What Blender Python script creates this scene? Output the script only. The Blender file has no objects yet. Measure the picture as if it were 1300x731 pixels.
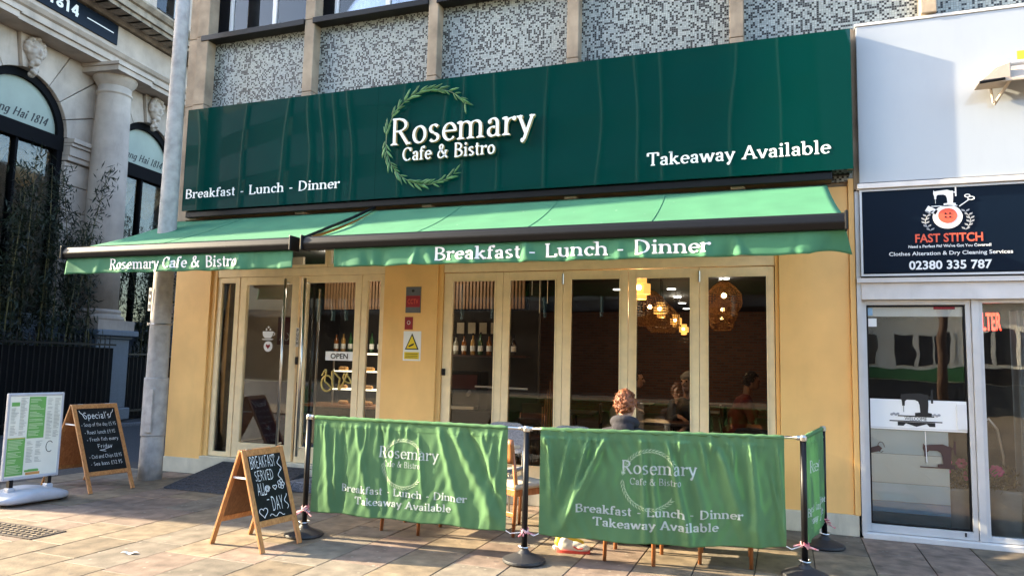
import bpy, bmesh, math, random
from mathutils import Vector, Matrix, noise
random.seed(7)
R = math.radians
SC = bpy.context.scene
COL = SC.collection

# ------------------------------------------------------------------ camera
cam_d = bpy.data.cameras.new('camera'); cam = bpy.data.objects.new('camera', cam_d); COL.objects.link(cam)
cam_d.sensor_width = 36.0; cam_d.lens = 36.0 * 935.2 / 1300.0; cam_d.clip_start = 0.05; cam_d.clip_end = 2000
YAW, PIT, ROL = -0.3575762, 0.0997579, 0.02322726
cf = Vector((math.sin(YAW)*math.cos(PIT), math.cos(YAW)*math.cos(PIT), math.sin(PIT)))
cr = Vector((math.cos(YAW), -math.sin(YAW), 0)); cu = cr.cross(cf)
cr2 = cr*math.cos(ROL) + cu*math.sin(ROL); cu2 = cr2.cross(cf)
m = Matrix(((cr2.x, cu2.x, -cf.x, 0), (cr2.y, cu2.y, -cf.y, -8.05), (cr2.z, cu2.z, -cf.z, 1.6), (0, 0, 0, 1)))
cam.matrix_world = m
SC.camera = cam

# ------------------------------------------------------------------ sky, sun, exposure
SUN_AZ, SUN_EL = 8.0, 24.0           # the light travels towards +X, turned 8 degrees to the wall
w = bpy.data.worlds.new('World'); SC.world = w; w.use_nodes = True
nt = w.node_tree; bg = nt.nodes['Background']; sky = nt.nodes.new('ShaderNodeTexSky')
sky.sky_type = 'NISHITA'; sky.sun_disc = False; sky.sun_elevation = R(SUN_EL); sky.sun_rotation = R(270-SUN_AZ)
sky.air_density = 1.0; sky.dust_density = 1.5; sky.ozone_density = 1.0
nt.links.new(sky.outputs[0], bg.inputs[0]); bg.inputs[1].default_value = 0.15
sd = bpy.data.lights.new('sun', 'SUN'); sun = bpy.data.objects.new('sun', sd); COL.objects.link(sun)
sd.energy = 4.1; sd.angle = R(0.5); sd.color = (1.0, 0.83, 0.56)
sv = Vector((math.cos(R(SUN_AZ))*math.cos(R(SUN_EL)), math.sin(R(SUN_AZ))*math.cos(R(SUN_EL)), -math.sin(R(SUN_EL))))
sun.rotation_euler = sv.to_track_quat('-Z', 'Y').to_euler()
SC.view_settings.view_transform = 'Standard'; SC.view_settings.look = 'None'
SC.view_settings.exposure = 2.68; SC.view_settings.gamma = 1.0

# ------------------------------------------------------------------ materials
def mat(name, col, rough=0.6, metal=0.0, var=0.12, vscale=6.0, bump=0.0, bscale=40.0, col2=None, spec=0.5,
        coat=0.0, objvar=0.0, trans=0.0, emit=None, estr=0.0, dirt=0.0, bdist=0.01, wave=0.0):
    mt = bpy.data.materials.new(name); mt.use_nodes = True
    n = mt.node_tree.nodes; l = mt.node_tree.links; b = n['Principled BSDF']; out = n['Material Output']
    b.inputs['Roughness'].default_value = rough; b.inputs['Metallic'].default_value = metal
    b.inputs['Specular IOR Level'].default_value = spec
    b.inputs['Coat Weight'].default_value = coat; b.inputs['Coat Roughness'].default_value = 0.03
    geo = n.new('ShaderNodeNewGeometry')
    nz = n.new('ShaderNodeTexNoise'); nz.inputs['Scale'].default_value = vscale; nz.inputs['Detail'].default_value = 6
    l.new(geo.outputs['Position'], nz.inputs['Vector'])
    mr = n.new('ShaderNodeMapRange'); mr.inputs['From Min'].default_value = 0.3; mr.inputs['From Max'].default_value = 0.7
    l.new(nz.outputs['Fac'], mr.inputs['Value'])
    mx = n.new('ShaderNodeMix'); mx.data_type = 'RGBA'
    c2 = col2 if col2 else tuple(max(0, c*(1-var*1.6)) for c in col)
    c1 = col if col2 else tuple(min(1, c*(1+var*.6)) for c in col)
    mx.inputs['A'].default_value = (*c1, 1); mx.inputs['B'].default_value = (*c2, 1)
    l.new(mr.outputs[0], mx.inputs['Factor']); last = mx.outputs['Result']
    if objvar > 0:
        oi = n.new('ShaderNodeObjectInfo'); mr2 = n.new('ShaderNodeMapRange')
        mr2.inputs['To Min'].default_value = 1-objvar; mr2.inputs['To Max'].default_value = 1+objvar
        l.new(oi.outputs['Random'], mr2.inputs['Value'])
        hs = n.new('ShaderNodeHueSaturation'); l.new(mr2.outputs[0], hs.inputs['Value']); l.new(last, hs.inputs['Color']); last = hs.outputs[0]
    if dirt > 0:
        n2 = n.new('ShaderNodeTexNoise'); n2.inputs['Scale'].default_value = 2.3; n2.inputs['Detail'].default_value = 9; n2.inputs['Roughness'].default_value = .7
        mp = n.new('ShaderNodeMapping'); mp.inputs['Scale'].default_value = (1.5, 1.5, .35)
        l.new(geo.outputs['Position'], mp.inputs[0]); l.new(mp.outputs[0], n2.inputs['Vector'])
        m3 = n.new('ShaderNodeMapRange'); m3.inputs['From Min'].default_value = .52; m3.inputs['From Max'].default_value = .75; m3.inputs['To Max'].default_value = dirt
        l.new(n2.outputs['Fac'], m3.inputs['Value'])
        m4 = n.new('ShaderNodeMix'); m4.data_type = 'RGBA'; l.new(m3.outputs[0], m4.inputs['Factor']); l.new(last, m4.inputs['A'])
        m4.inputs['B'].default_value = (*tuple(c*.35 for c in col), 1); last = m4.outputs['Result']
    l.new(last, b.inputs['Base Color'])
    if bump > 0:
        nb = n.new('ShaderNodeTexNoise'); nb.inputs['Scale'].default_value = bscale; nb.inputs['Detail'].default_value = 4
        l.new(geo.outputs['Position'], nb.inputs['Vector'])
        bp = n.new('ShaderNodeBump'); bp.inputs['Strength'].default_value = bump; bp.inputs['Distance'].default_value = bdist
        l.new(nb.outputs['Fac'], bp.inputs['Height']); l.new(bp.outputs[0], b.inputs['Normal'])
    if emit:
        b.inputs['Emission Color'].default_value = (*emit, 1); b.inputs['Emission Strength'].default_value = estr
    if trans > 0:
        t = n.new('ShaderNodeBsdfTranslucent'); l.new(last, t.inputs[0]); ms = n.new('ShaderNodeMixShader'); ms.inputs[0].default_value = trans
        l.new(b.outputs[0], ms.inputs[1]); l.new(t.outputs[0], ms.inputs[2]); l.new(ms.outputs[0], out.inputs[0])
    return mt

def glass(name, tint=(1, 1, 1), boost=1.0, rough=0.0, wob=0.0):
    mt = bpy.data.materials.new(name); mt.use_nodes = True
    n = mt.node_tree.nodes; l = mt.node_tree.links; n.clear(); out = n.new('ShaderNodeOutputMaterial')
    tr = n.new('ShaderNodeBsdfTransparent'); tr.inputs[0].default_value = (*tint, 1)
    gl = n.new('ShaderNodeBsdfGlossy'); gl.inputs['Roughness'].default_value = rough
    fr = n.new('ShaderNodeFresnel'); fr.inputs[0].default_value = 1.5
    mu = n.new('ShaderNodeMath'); mu.operation = 'MULTIPLY'; mu.inputs[1].default_value = boost; mu.use_clamp = True
    l.new(fr.outputs[0], mu.inputs[0]); mx = n.new('ShaderNodeMixShader')
    if wob:
        geo = n.new('ShaderNodeNewGeometry'); nb = n.new('ShaderNodeTexNoise'); nb.inputs['Scale'].default_value = 1.6
        l.new(geo.outputs['Position'], nb.inputs['Vector']); bp = n.new('ShaderNodeBump'); bp.inputs['Strength'].default_value = wob
        bp.inputs['Distance'].default_value = .02; l.new(nb.outputs['Fac'], bp.inputs['Height']); l.new(bp.outputs[0], gl.inputs['Normal'])
    l.new(mu.outputs[0], mx.inputs[0]); l.new(tr.outputs[0], mx.inputs[1]); l.new(gl.outputs[0], mx.inputs[2]); l.new(mx.outputs[0], out.inputs[0])
    return mt

def mosaic_mat():
    mt = bpy.data.materials.new('mosaic_tile'); mt.use_nodes = True
    n = mt.node_tree.nodes; l = mt.node_tree.links; b = n['Principled BSDF']; b.inputs['Roughness'].default_value = .35
    geo = n.new('ShaderNodeNewGeometry'); sc = n.new('ShaderNodeVectorMath'); sc.operation = 'SCALE'; sc.inputs['Scale'].default_value = 1/0.0228
    l.new(geo.outputs['Position'], sc.inputs[0])
    sub = n.new('ShaderNodeVectorMath'); sub.operation = 'MULTIPLY'; sub.inputs[1].default_value = (1, 0, 1); l.new(sc.outputs[0], sub.inputs[0])
    fl = n.new('ShaderNodeVectorMath'); fl.operation = 'FLOOR'; l.new(sub.outputs[0], fl.inputs[0])
    wn = n.new('ShaderNodeTexWhiteNoise'); l.new(fl.outputs[0], wn.inputs['Vector'])
    cr_ = n.new('ShaderNodeValToRGB'); cr_.color_ramp.interpolation = 'CONSTANT'; e = cr_.color_ramp.elements
    e[0].position = 0; e[0].color = (.006, .008, .009, 1); e[1].position = .33; e[1].color = (.06, .07, .07, 1)
    for p, c in ((.38, (.29, .325, .31)), (.6, (.385, .42, .395)), (.85, (.32, .36, .34))):
        x = cr_.color_ramp.elements.new(p); x.color = (*c, 1)
    l.new(wn.outputs['Value'], cr_.inputs[0])
    fr = n.new('ShaderNodeVectorMath'); fr.operation = 'FRACTION'; l.new(sub.outputs[0], fr.inputs[0])
    sp = n.new('ShaderNodeSeparateXYZ'); l.new(fr.outputs[0], sp.inputs[0])
    def edge(o):
        a = n.new('ShaderNodeMath'); a.operation = 'COMPARE'; a.inputs[1].default_value = .5; a.inputs[2].default_value = .43; l.new(o, a.inputs[0]); return a.outputs[0]
    mu = n.new('ShaderNodeMath'); mu.operation = 'MULTIPLY'; l.new(edge(sp.outputs[0]), mu.inputs[0]); l.new(edge(sp.outputs[2]), mu.inputs[1])
    mx = n.new('ShaderNodeMix'); mx.data_type = 'RGBA'; l.new(mu.outputs[0], mx.inputs['Factor']); mx.inputs['A'].default_value = (.2, .2, .18, 1); l.new(cr_.outputs[0], mx.inputs['B'])
    nz = n.new('ShaderNodeTexNoise'); nz.inputs['Scale'].default_value = 1.1; nz.inputs['Detail'].default_value = 6; l.new(geo.outputs['Position'], nz.inputs['Vector'])
    hs = n.new('ShaderNodeHueSaturation'); mr = n.new('ShaderNodeMapRange'); mr.inputs['To Min'].default_value = .75; mr.inputs['To Max'].default_value = 1.25
    l.new(nz.outputs['Fac'], mr.inputs['Value']); l.new(mr.outputs[0], hs.inputs['Value']); l.new(mx.outputs['Result'], hs.inputs['Color']); l.new(hs.outputs[0], b.inputs['Base Color'])
    bp = n.new('ShaderNodeBump'); bp.inputs['Strength'].default_value = .5; bp.inputs['Distance'].default_value = .004; l.new(mu.outputs[0], bp.inputs['Height']); l.new(bp.outputs[0], b.inputs['Normal'])
    return mt

def brick_mat(name, c1, c2, mortar, scale=1.0):
    mt = mat(name, c1, .85)
    n = mt.node_tree.nodes; l = mt.node_tree.links; b = n['Principled BSDF']
    geo = n.new('ShaderNodeNewGeometry'); sw = n.new('ShaderNodeSeparateXYZ'); l.new(geo.outputs['Position'], sw.inputs[0])
    ad = n.new('ShaderNodeMath'); ad.operation = 'ADD'; l.new(sw.outputs[0], ad.inputs[0]); l.new(sw.outputs[1], ad.inputs[1])
    cb = n.new('ShaderNodeCombineXYZ'); l.new(ad.outputs[0], cb.inputs[0]); l.new(sw.outputs[2], cb.inputs[1])
    br = n.new('ShaderNodeTexBrick'); l.new(cb.outputs[0], br.inputs['Vector'])
    br.inputs['Color1'].default_value = (*c1, 1); br.inputs['Color2'].default_value = (*c2, 1); br.inputs['Mortar'].default_value = (*mortar, 1)
    br.inputs['Scale'].default_value = scale; br.inputs['Brick Width'].default_value = .22; br.inputs['Row Height'].default_value = .075; br.inputs['Mortar Size'].default_value = .01
    l.new(br.outputs['Color'], b.inputs['Base Color'])
    bp = n.new('ShaderNodeBump'); bp.inputs['Strength'].default_value = .6; bp.inputs['Distance'].default_value = .01; bp.invert = True
    l.new(br.outputs['Fac'], bp.inputs['Height']); l.new(bp.outputs[0], b.inputs['Normal'])
    return mt

def wood_mat(name, c1, c2, rough=.45, coat=0.0):
    mt = mat(name, c1, rough, coat=coat)
    n = mt.node_tree.nodes; l = mt.node_tree.links; b = n['Principled BSDF']
    tc = n.new('ShaderNodeTexCoord'); mp = n.new('ShaderNodeMapping'); mp.inputs['Scale'].default_value = (14, 14, 1.6)
    nz = n.new('ShaderNodeTexNoise'); nz.inputs['Scale'].default_value = 3; nz.inputs['Detail'].default_value = 8; nz.inputs['Distortion'].default_value = 1.2
    l.new(tc.outputs['Object'], mp.inputs[0]); l.new(mp.outputs[0], nz.inputs['Vector'])
    mr = n.new('ShaderNodeMapRange'); mr.inputs['From Min'].default_value = .35; mr.inputs['From Max'].default_value = .65; l.new(nz.outputs['Fac'], mr.inputs['Value'])
    mx = n.new('ShaderNodeMix'); mx.data_type = 'RGBA'; mx.inputs['A'].default_value = (*c1, 1); mx.inputs['B'].default_value = (*c2, 1); l.new(mr.outputs[0], mx.inputs['Factor'])
    l.new(mx.outputs['Result'], b.inputs['Base Color'])
    return mt

M = dict(
    yellow=mat('ochre_yellow_wall_paint', (.90, .545, .19), .5, var=.07, vscale=2.2, bump=.1, bscale=18, dirt=.12),
    cream=mat('cream_frame_paint', (.92, .73, .44), .35, var=.06, vscale=9, dirt=.12),
    white_plinth=mat('off_white_plinth_paint', (.62, .58, .45), .6, var=.12, vscale=4, bump=.15, bscale=30, dirt=.5),
    mosaic=mosaic_mat(),
    stone=mat('weathered_stone', (.38, .30, .215), .85, var=.25, vscale=3.5, bump=.25, bscale=30, dirt=.35),
    bath=mat('pale_limestone', (.47, .39, .32), .85, var=.14, vscale=2.2, bump=.18, bscale=22, dirt=.35, objvar=.07),
    bath_dark=mat('soiled_limestone', (.34, .28, .21), .9, var=.3, vscale=3, bump=.3, bscale=22, dirt=.7),
    joint=mat('dark_stone_joint', (.11, .09, .075), .95),
    pedestal=mat('grey_granite', (.12, .155, .2), .55, var=.12, vscale=40, dirt=.3),
    black=mat('black_metal', (.006, .006, .007), .4, var=.1, spec=.25),
    blackmatt=mat('matt_black', (.003, .003, .004), .8, spec=.15),
    rubber=mat('black_rubber', (.016, .017, .02), .55, bump=.2, bscale=30),
    steel=mat('brushed_steel', (.62, .60, .57), .28, metal=1, var=.08),
    white=mat('white_enamel', (.78, .78, .77), .3, var=.03),
    whitepanel=mat('white_acrylic_panel', (.36, .38, .405), .12, var=.04, vscale=.8, coat=.4, dirt=.06, bump=.05, bscale=1.4, bdist=.05),
    bannerprint=mat('faded_banner_print', (.55, .62, .58), .7, var=.1, vscale=12, trans=.2), whiteprint=mat('white_vinyl', (.86, .86, .84), .4, var=.01),
    letterside=mat('aged_letter_edge', (.55, .42, .2), .45),
    navy=mat('navy_sign_vinyl', (.002, .007, .017), .4, var=.05, spec=.12),
    coral=mat('coral_print', (.8, .11, .05), .5, var=.02),
    grey=mat('grey_print', (.35, .36, .38), .5),
    awning=mat('green_awning_canvas', (.075, .27, .145), .8, var=.08, vscale=2.5, bump=.1, bscale=300, trans=.3, dirt=.1),
    banner=mat('green_banner_fabric', (.17, .335, .16), .9, spec=.15, var=.06, vscale=3, bump=.06, bscale=250, trans=.45),
    concrete=mat('concrete_post', (.42, .40, .38), .85, var=.18, vscale=9, bump=.3, bscale=60, dirt=.45),
    slab=mat('paving_stone', (.20, .153, .10), .72, var=.3, vscale=7, bump=.4, bscale=55, objvar=.22, dirt=.45, bdist=.006),
    slab_pink=mat('pinkish_paving_stone', (.205, .148, .112), .72, var=.3, vscale=7, bump=.4, bscale=55, objvar=.2, dirt=.4, bdist=.006), slab_grey=mat('greyish_paving_stone', (.165, .137, .103), .75, var=.3, vscale=6, bump=.4, bscale=50, objvar=.2, dirt=.45, bdist=.006),
    fin=mat('green_grey_fin', (.22, .30, .24), .5), sand=mat('joint_grit', (.06, .05, .045), .95, var=.3, vscale=30),
    asphalt=mat('asphalt', (.045, .046, .052), .9, var=.3, vscale=60, bump=.5, bscale=120),
    granite=mat('speckled_granite_step', (.16, .17, .2), .6, var=.5, vscale=70),
    matting=mat('ribbed_grey_mat', (.045, .046, .055), .85, var=.5, vscale=45, bump=.8, bscale=90),
    pine=wood_mat('varnished_pine', (.48, .22, .075), (.30, .12, .035), .4, .2),
    oak=wood_mat('orange_oak', (.46, .18, .06), (.3, .1, .03), .35, .3),
    ply=wood_mat('brown_hardboard', (.17, .085, .035), (.12, .055, .022), .6),
    slat=wood_mat('slatted_oak', (.42, .24, .12), (.3, .16, .08), .5),
    darkwood=wood_mat('dark_mahogany', (.06, .018, .012), (.035, .011, .008), .35),
    chalkboard=mat('chalkboard_black', (.004, .006, .0065), .65, spec=.25, var=.4, vscale=12),
    chalk=mat('white_chalk', (.75, .76, .74), .9),
    cushion=mat('beige_cushion', (.55, .47, .36), .85),
    weave=mat('grey_woven_seat', (.30, .31, .35), .75, var=.35, vscale=120, bump=.6, bscale=140),
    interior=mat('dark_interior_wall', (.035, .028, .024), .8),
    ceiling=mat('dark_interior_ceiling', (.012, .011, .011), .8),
    beige=mat('beige_interior_wall', (.42, .36, .27), .8, var=.06),
    wine=mat('wine_red_panel', (.07, .012, .016), .5),
    floor_in=mat('interior_floor', (.08, .06, .045), .4),
    brick=brick_mat('old_red_brick', (.28, .12, .07), (.18, .085, .055), (.17, .14, .11)),
    rattan=mat('woven_rattan', (.5, .24, .08), .6, var=.5, vscale=60, trans=.3),
    bulb=mat('glowing_bulb', (1, .7, .35), .5, emit=(1, .6, .22), estr=9),
    glowglass=mat('lit_amber_glass', (.7, .38, .1), .4, emit=(1, .45, .1), estr=.3),
    downlight=mat('ceiling_downlight', (1, 1, 1), .5, emit=(1, .93, .82), estr=2.5),
    strip=mat('lit_shelf_strip', (1, .95, .85), .5, emit=(1, .88, .68), estr=.45),
    red_led=mat('red_led_sign', (.6, .03, .02), .5, emit=(1, .06, .03), estr=.9),
    leaf=mat('rosemary_leaf_green', (.035, .12, .03), .5, col2=(.12, .24, .09), objvar=.3, vscale=8),
    stem=mat('rosemary_stem', (.17, .24, .13), .6),
    bamboo_leaf=mat('bamboo_leaf', (.022, .034, .014), .6, var=.5, vscale=2, trans=.2),
    bamboo_stem=mat('bamboo_cane', (.12, .105, .035), .5, var=.4, vscale=3),
    gold=mat('gold_print', (.62, .45, .13), .35, metal=.3),
    goldcurtain=mat('gold_swag_curtain', (.22, .11, .03), .6, var=.2, trans=.2),
    dimcurtain=mat('dim_grey_drape', (.05, .055, .065), .9, var=.2), greycurtain=mat('grey_curtain', (.36, .38, .39), .85, var=.1, trans=.3),
    bluecurtain=mat('pale_blue_net_curtain', (.62, .72, .84), .9, var=.08, vscale=3, trans=.3),
    fanlight=mat('frosted_fanlight', (.33, .37, .30), .35, var=.06, vscale=2, spec=.2),
    darkred=mat('dark_red_notice', (.3, .01, .02), .4),
    notice_grey=mat('grey_notice', (.12, .13, .14), .4),
    hazard=mat('hazard_yellow', (.85, .62, .02), .4, var=.01),
    greenprint=mat('menu_green_print', (.12, .34, .08), .5, var=.06),
    menu=mat('menu_paper', (.66, .68, .60), .35, var=.03, coat=.2),
    textgrey=mat('faint_menu_text', (.38, .40, .36), .6), textlight=mat('faint_light_text', (.42, .56, .34), .6),
    plastic=mat('grey_moulded_plastic', (.40, .42, .46), .45, var=.08, vscale=8, dirt=.3),
    iron=mat('cast_iron', (.07, .052, .042), .7, var=.3, vscale=20, bump=.4, bscale=50),
    film=mat('pale_blue_window_film', (.58, .76, .84), .25, var=.08, vscale=3, coat=.5), film2=mat('mid_blue_window_film', (.16, .34, .52), .25, var=.08, coat=.5),
    film3=mat('teal_window_film', (.02, .07, .09), .25, coat=.5), filmgrey=mat('sand_window_film', (.80, .86, .84), .25, var=.08, vscale=2, coat=.5),
    decal=mat('brown_decal', (.07, .035, .03), .5), inkblack=mat('black_ink', (.01, .01, .01), .5),
    alu=mat('white_aluminium', (.62, .62, .62), .3, var=.05, metal=.2), shopwhite=mat('white_shop_board', (.66, .64, .62), .55, var=.06, dirt=.2),
    skin=mat('skin', (.42, .21, .14), .5, var=.08, vscale=15), skin2=mat('pale_skin', (.35, .2, .14), .5, var=.08, vscale=15),
    ginger=mat('curly_ginger_hair', (.24, .07, .017), .6, col2=(.09, .024, .007), vscale=40), darkhair=mat('dark_brown_hair', (.03, .018, .012), .5),
    hoodie=mat('charcoal_hoodie', (.022, .020, .026), .9, var=.2, bump=.3, bscale=60), blackjacket=mat('black_jacket', (.01, .01, .012), .6),
    greybeanie=mat('grey_beanie', (.16, .16, .17), .95, bump=.4, bscale=90), jumper=mat('cream_jumper', (.25, .22, .18), .95), redtop=mat('red_top', (.16, .016, .014), .9),
    denim=mat('dark_denim', (.025, .035, .07), .9), shoe_white=mat('white_trainer', (.7, .66, .55), .6), shoe_yellow=mat('yellow_trainer', (.7, .5, .03), .6), shoe_sole=mat('red_sole', (.6, .06, .04), .6),
    eye=mat('eye', (.05, .03, .02), .1), tape=mat('red_and_white_tape', (.6, .06, .1), .5, col2=(.7, .55, .55), vscale=25),
    officewhite=mat('white_cladding', (.8, .74, .6), .6, var=.08), officedark=mat('dark_glazing', (.03, .035, .04), .15), officegrey=mat('grey_office_wall', (.045, .045, .045), .7),
    shopgreen=mat('green_shop_fascia', (.03, .16, .04), .5), trunkbrown=mat('brown_trunk', (.07, .035, .02), .8),
    terracotta=mat('pale_flower_tub', (.33, .34, .33), .7), pinkflower=mat('pink_petals', (.7, .04, .25), .6), drygreen=mat('olive_foliage', (.12, .10, .03), .8, var=.4, vscale=20),
    pastry=mat('golden_pastry', (.5, .25, .07), .6), paper=mat('white_paper', (.78, .78, .76), .7), blueblind=mat('blue_sky_blind', (.3, .5, .7), .4),
    pane=glass('window_glass', (.86, .88, .87), 1.1, wob=.04), pane_up=glass('upper_window_glass', (.92, .95, 1), 1.6), pane_dark=glass('tinted_glass', (.98, 1, 1), 1.8, wob=.1), pane_bank=glass('dull_glass', (.9, .92, .9), .12, rough=.05),
)
def spots(mt, scale, size, col):
    n = mt.node_tree.nodes; l = mt.node_tree.links; b = n['Principled BSDF']; src = b.inputs['Base Color'].links[0].from_socket
    geo = n.new('ShaderNodeNewGeometry'); v = n.new('ShaderNodeTexVoronoi'); v.inputs['Scale'].default_value = scale; l.new(geo.outputs['Position'], v.inputs['Vector'])
    r_ = n.new('ShaderNodeMapRange'); r_.inputs['From Min'].default_value = size; r_.inputs['From Max'].default_value = size*.7; l.new(v.outputs['Distance'], r_.inputs['Value'])
    sp = n.new('ShaderNodeSeparateXYZ'); l.new(v.outputs['Color'], sp.inputs[0]); c = n.new('ShaderNodeMath'); c.operation = 'GREATER_THAN'; c.inputs[1].default_value = .45; l.new(sp.outputs[0], c.inputs[0])
    mu = n.new('ShaderNodeMath'); mu.operation = 'MULTIPLY'; l.new(r_.outputs[0], mu.inputs[0]); l.new(c.outputs[0], mu.inputs[1]); m2 = n.new('ShaderNodeMath'); m2.operation = 'MULTIPLY'; m2.inputs[1].default_value = .6; l.new(mu.outputs[0], m2.inputs[0])
    mx = n.new('ShaderNodeMix'); mx.data_type = 'RGBA'; l.new(m2.outputs[0], mx.inputs['Factor']); l.new(src, mx.inputs['A']); mx.inputs['B'].default_value = (*col, 1); l.new(mx.outputs['Result'], b.inputs['Base Color'])
spots(M['awning'], 5.0, .07, (.5, .6, .55)); spots(M['slab'], 4.2, .11, (.05, .04, .035)); spots(M['slab'], 13.0, .16, (.09, .07, .055))
for k_ in ('slab_pink', 'slab_grey'): spots(M[k_], 4.2, .12, (.05, .04, .035)); spots(M[k_], 11.0, .16, (.3, .27, .22))
sg = mat('glossy_green_sign_panel', (.0, .034, .029), .015, var=.03, vscale=.7, spec=.35, coat=.12, bump=.14, bscale=.9, bdist=.06)
for nd in sg.node_tree.nodes:
    if nd.bl_idname == 'ShaderNodeTexNoise' and abs(nd.inputs['Scale'].default_value-.9) < 1e-4: nd.inputs['Detail'].default_value = 0; nd.inputs['Scale'].default_value = .75
M['sign'] = sg
M['bottles'] = [mat('bottle_glass_%s' % k, c, .12, coat=.5) for k, c in (('amber', (.3, .1, .02)), ('green', (.03, .1, .03)), ('clear', (.4, .38, .3)), ('honey', (.5, .28, .08)), ('dark', (.03, .015, .012)))]

# ------------------------------------------------------------------ object helpers
ORG = {}
def rotof(o): return o
def thing(name, label, cat, loc=(0, 0, 0), rotz=0.0, group=None, local=False, tilt=None):
    o = bpy.data.objects.new(name, None); COL.objects.link(o); o.location = loc; o.rotation_euler = tilt if tilt else (0, 0, rotz)
    o.empty_display_size = .1
    ORG[o.name] = Vector((0, 0, 0)) if (local or rotz) else Vector(loc)
    if cat: o['label'] = label; o['category'] = cat
    if group: o['group'] = group
    return o
def struct(name, loc=(0, 0, 0)):
    o = thing(name, None, None, loc); o['kind'] = 'structure'; return o
def relabel(o, label): o['label'] = label; return o

class MB:
    def __init__(s): s.v = []; s.f = []
    def add(s, vs, fs):
        b = len(s.v); s.v += [tuple(v) for v in vs]; s.f += [tuple(i+b for i in f) for f in fs]; return s
    def box(s, x0, x1, y0, y1, z0, z1):
        vs = [(x, y, z) for x in (x0, x1) for y in (y0, y1) for z in (z0, z1)]
        return s.add(vs, [(0, 1, 3, 2), (4, 6, 7, 5), (0, 4, 5, 1), (2, 3, 7, 6), (0, 2, 6, 4), (1, 5, 7, 3)])
    def cyl(s, p0, p1, r0, r1=None, n=12, cap=True):
        r1 = r0 if r1 is None else r1; p0 = Vector(p0); p1 = Vector(p1); d = (p1-p0)
        q = d.normalized().to_track_quat('Z', 'Y'); vs = []
        for p, r in ((p0, r0), (p1, r1)):
            for i in range(n):
                a = 2*math.pi*i/n; vs.append(p + q @ Vector((math.cos(a)*r, math.sin(a)*r, 0)))
        fs = [(i, (i+1) % n, n+(i+1) % n, n+i) for i in range(n)]
        if cap: fs += [tuple(range(n-1, -1, -1)), tuple(range(n, 2*n))]
        return s.add(vs, fs)
    def tube(s, pts, r, n=8):
        pts = [Vector(p) for p in pts]; rs = r if isinstance(r, (list, tuple)) else [r]*len(pts); vs = []; q = None
        for i, p in enumerate(pts):
            d = (pts[min(i+1, len(pts)-1)]-pts[max(i-1, 0)]).normalized()
            q2 = d.to_track_quat('Z', 'Y') if q is None else (d0.rotation_difference(d) @ q); q = q2; d0 = d
            for k in range(n):
                a = 2*math.pi*k/n; vs.append(p + q @ Vector((math.cos(a)*rs[i], math.sin(a)*rs[i], 0)))
        fs = []
        for i in range(len(pts)-1):
            for k in range(n): fs.append((i*n+k, i*n+(k+1) % n, (i+1)*n+(k+1) % n, (i+1)*n+k))
        fs += [tuple(range(n-1, -1, -1)), tuple((len(pts)-1)*n+k for k in range(n))]
        return s.add(vs, fs)
    def lathe(s, prof, c=(0, 0, 0), n=20, sx=1, sy=1):
        vs = []
        for r, z in prof:
            for k in range(n):
                a = 2*math.pi*k/n; vs.append((c[0]+math.cos(a)*r*sx, c[1]+math.sin(a)*r*sy, c[2]+z))
        fs = []
        for i in range(len(prof)-1):
            for k in range(n): fs.append((i*n+k, i*n+(k+1) % n, (i+1)*n+(k+1) % n, (i+1)*n+k))
        fs += [tuple(range(n-1, -1, -1)), tuple((len(prof)-1)*n+k for k in range(n))]
        return s.add(vs, fs)
    def prism(s, poly, y0, y1):           # polygon in x,z pushed from y0 to y1
        n = len(poly); vs = [(x, y0, z) for x, z in poly]+[(x, y1, z) for x, z in poly]
        fs = [tuple(range(n)), tuple(range(2*n-1, n-1, -1))]+[((i+1) % n, i, n+i, n+(i+1) % n) for i in range(n)]
        return s.add(vs, fs)
    def profx(s, poly, x0, x1):           # polygon in y,z pushed along x
        n = len(poly); vs = [(x0, y, z) for y, z in poly]+[(x1, y, z) for y, z in poly]
        fs = [tuple(range(n)), tuple(range(2*n-1, n-1, -1))]+[((i+1) % n, i, n+i, n+(i+1) % n) for i in range(n)]
        return s.add(vs, fs)
    def ball(s, c, r, n=8, m=6):
        rx, ry, rz = r if isinstance(r, (tuple, list)) else (r, r, r)
        vs = [(c[0], c[1], c[2]+rz)]
        for i in range(1, m):
            t = math.pi*i/m
            for k in range(n):
                a = 2*math.pi*k/n; vs.append((c[0]+rx*math.sin(t)*math.cos(a), c[1]+ry*math.sin(t)*math.sin(a), c[2]+rz*math.cos(t)))
        vs.append((c[0], c[1], c[2]-rz)); e = len(vs)-1; fs = [(0, 1+k, 1+(k+1) % n) for k in range(n)]
        for i in range(m-2):
            for k in range(n): a = 1+i*n; fs.append((a+k, a+n+k, a+n+(k+1) % n, a+(k+1) % n))
        a = 1+(m-2)*n; fs += [(a+k, e, a+(k+1) % n) for k in range(n)]
        return s.add(vs, fs)
    def grid(s, fn, nu, nv, thick=None):
        vs = [fn(i/nu, j/nv) for j in range(nv+1) for i in range(nu+1)]; w_ = nu+1
        return s.add(vs, [(j*w_+i, j*w_+i+1, (j+1)*w_+i+1, (j+1)*w_+i) for j in range(nv) for i in range(nu)])
    def frame(s, x0, x1, z0, z1, y0, y1, w_, wb=None):   # four butted bars
        wb = wb or w_
        s.box(x0, x0+w_, y0, y1, z0, z1); s.box(x1-w_, x1, y0, y1, z0, z1)
        s.box(x0+w_, x1-w_, y0, y1, z1-w_, z1); return s.box(x0+w_, x1-w_, y0, y1, z0, z0+wb)
    def xf(s, mtx):
        s.v = [tuple(mtx @ Vector(v)) for v in s.v]; return s
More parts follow.
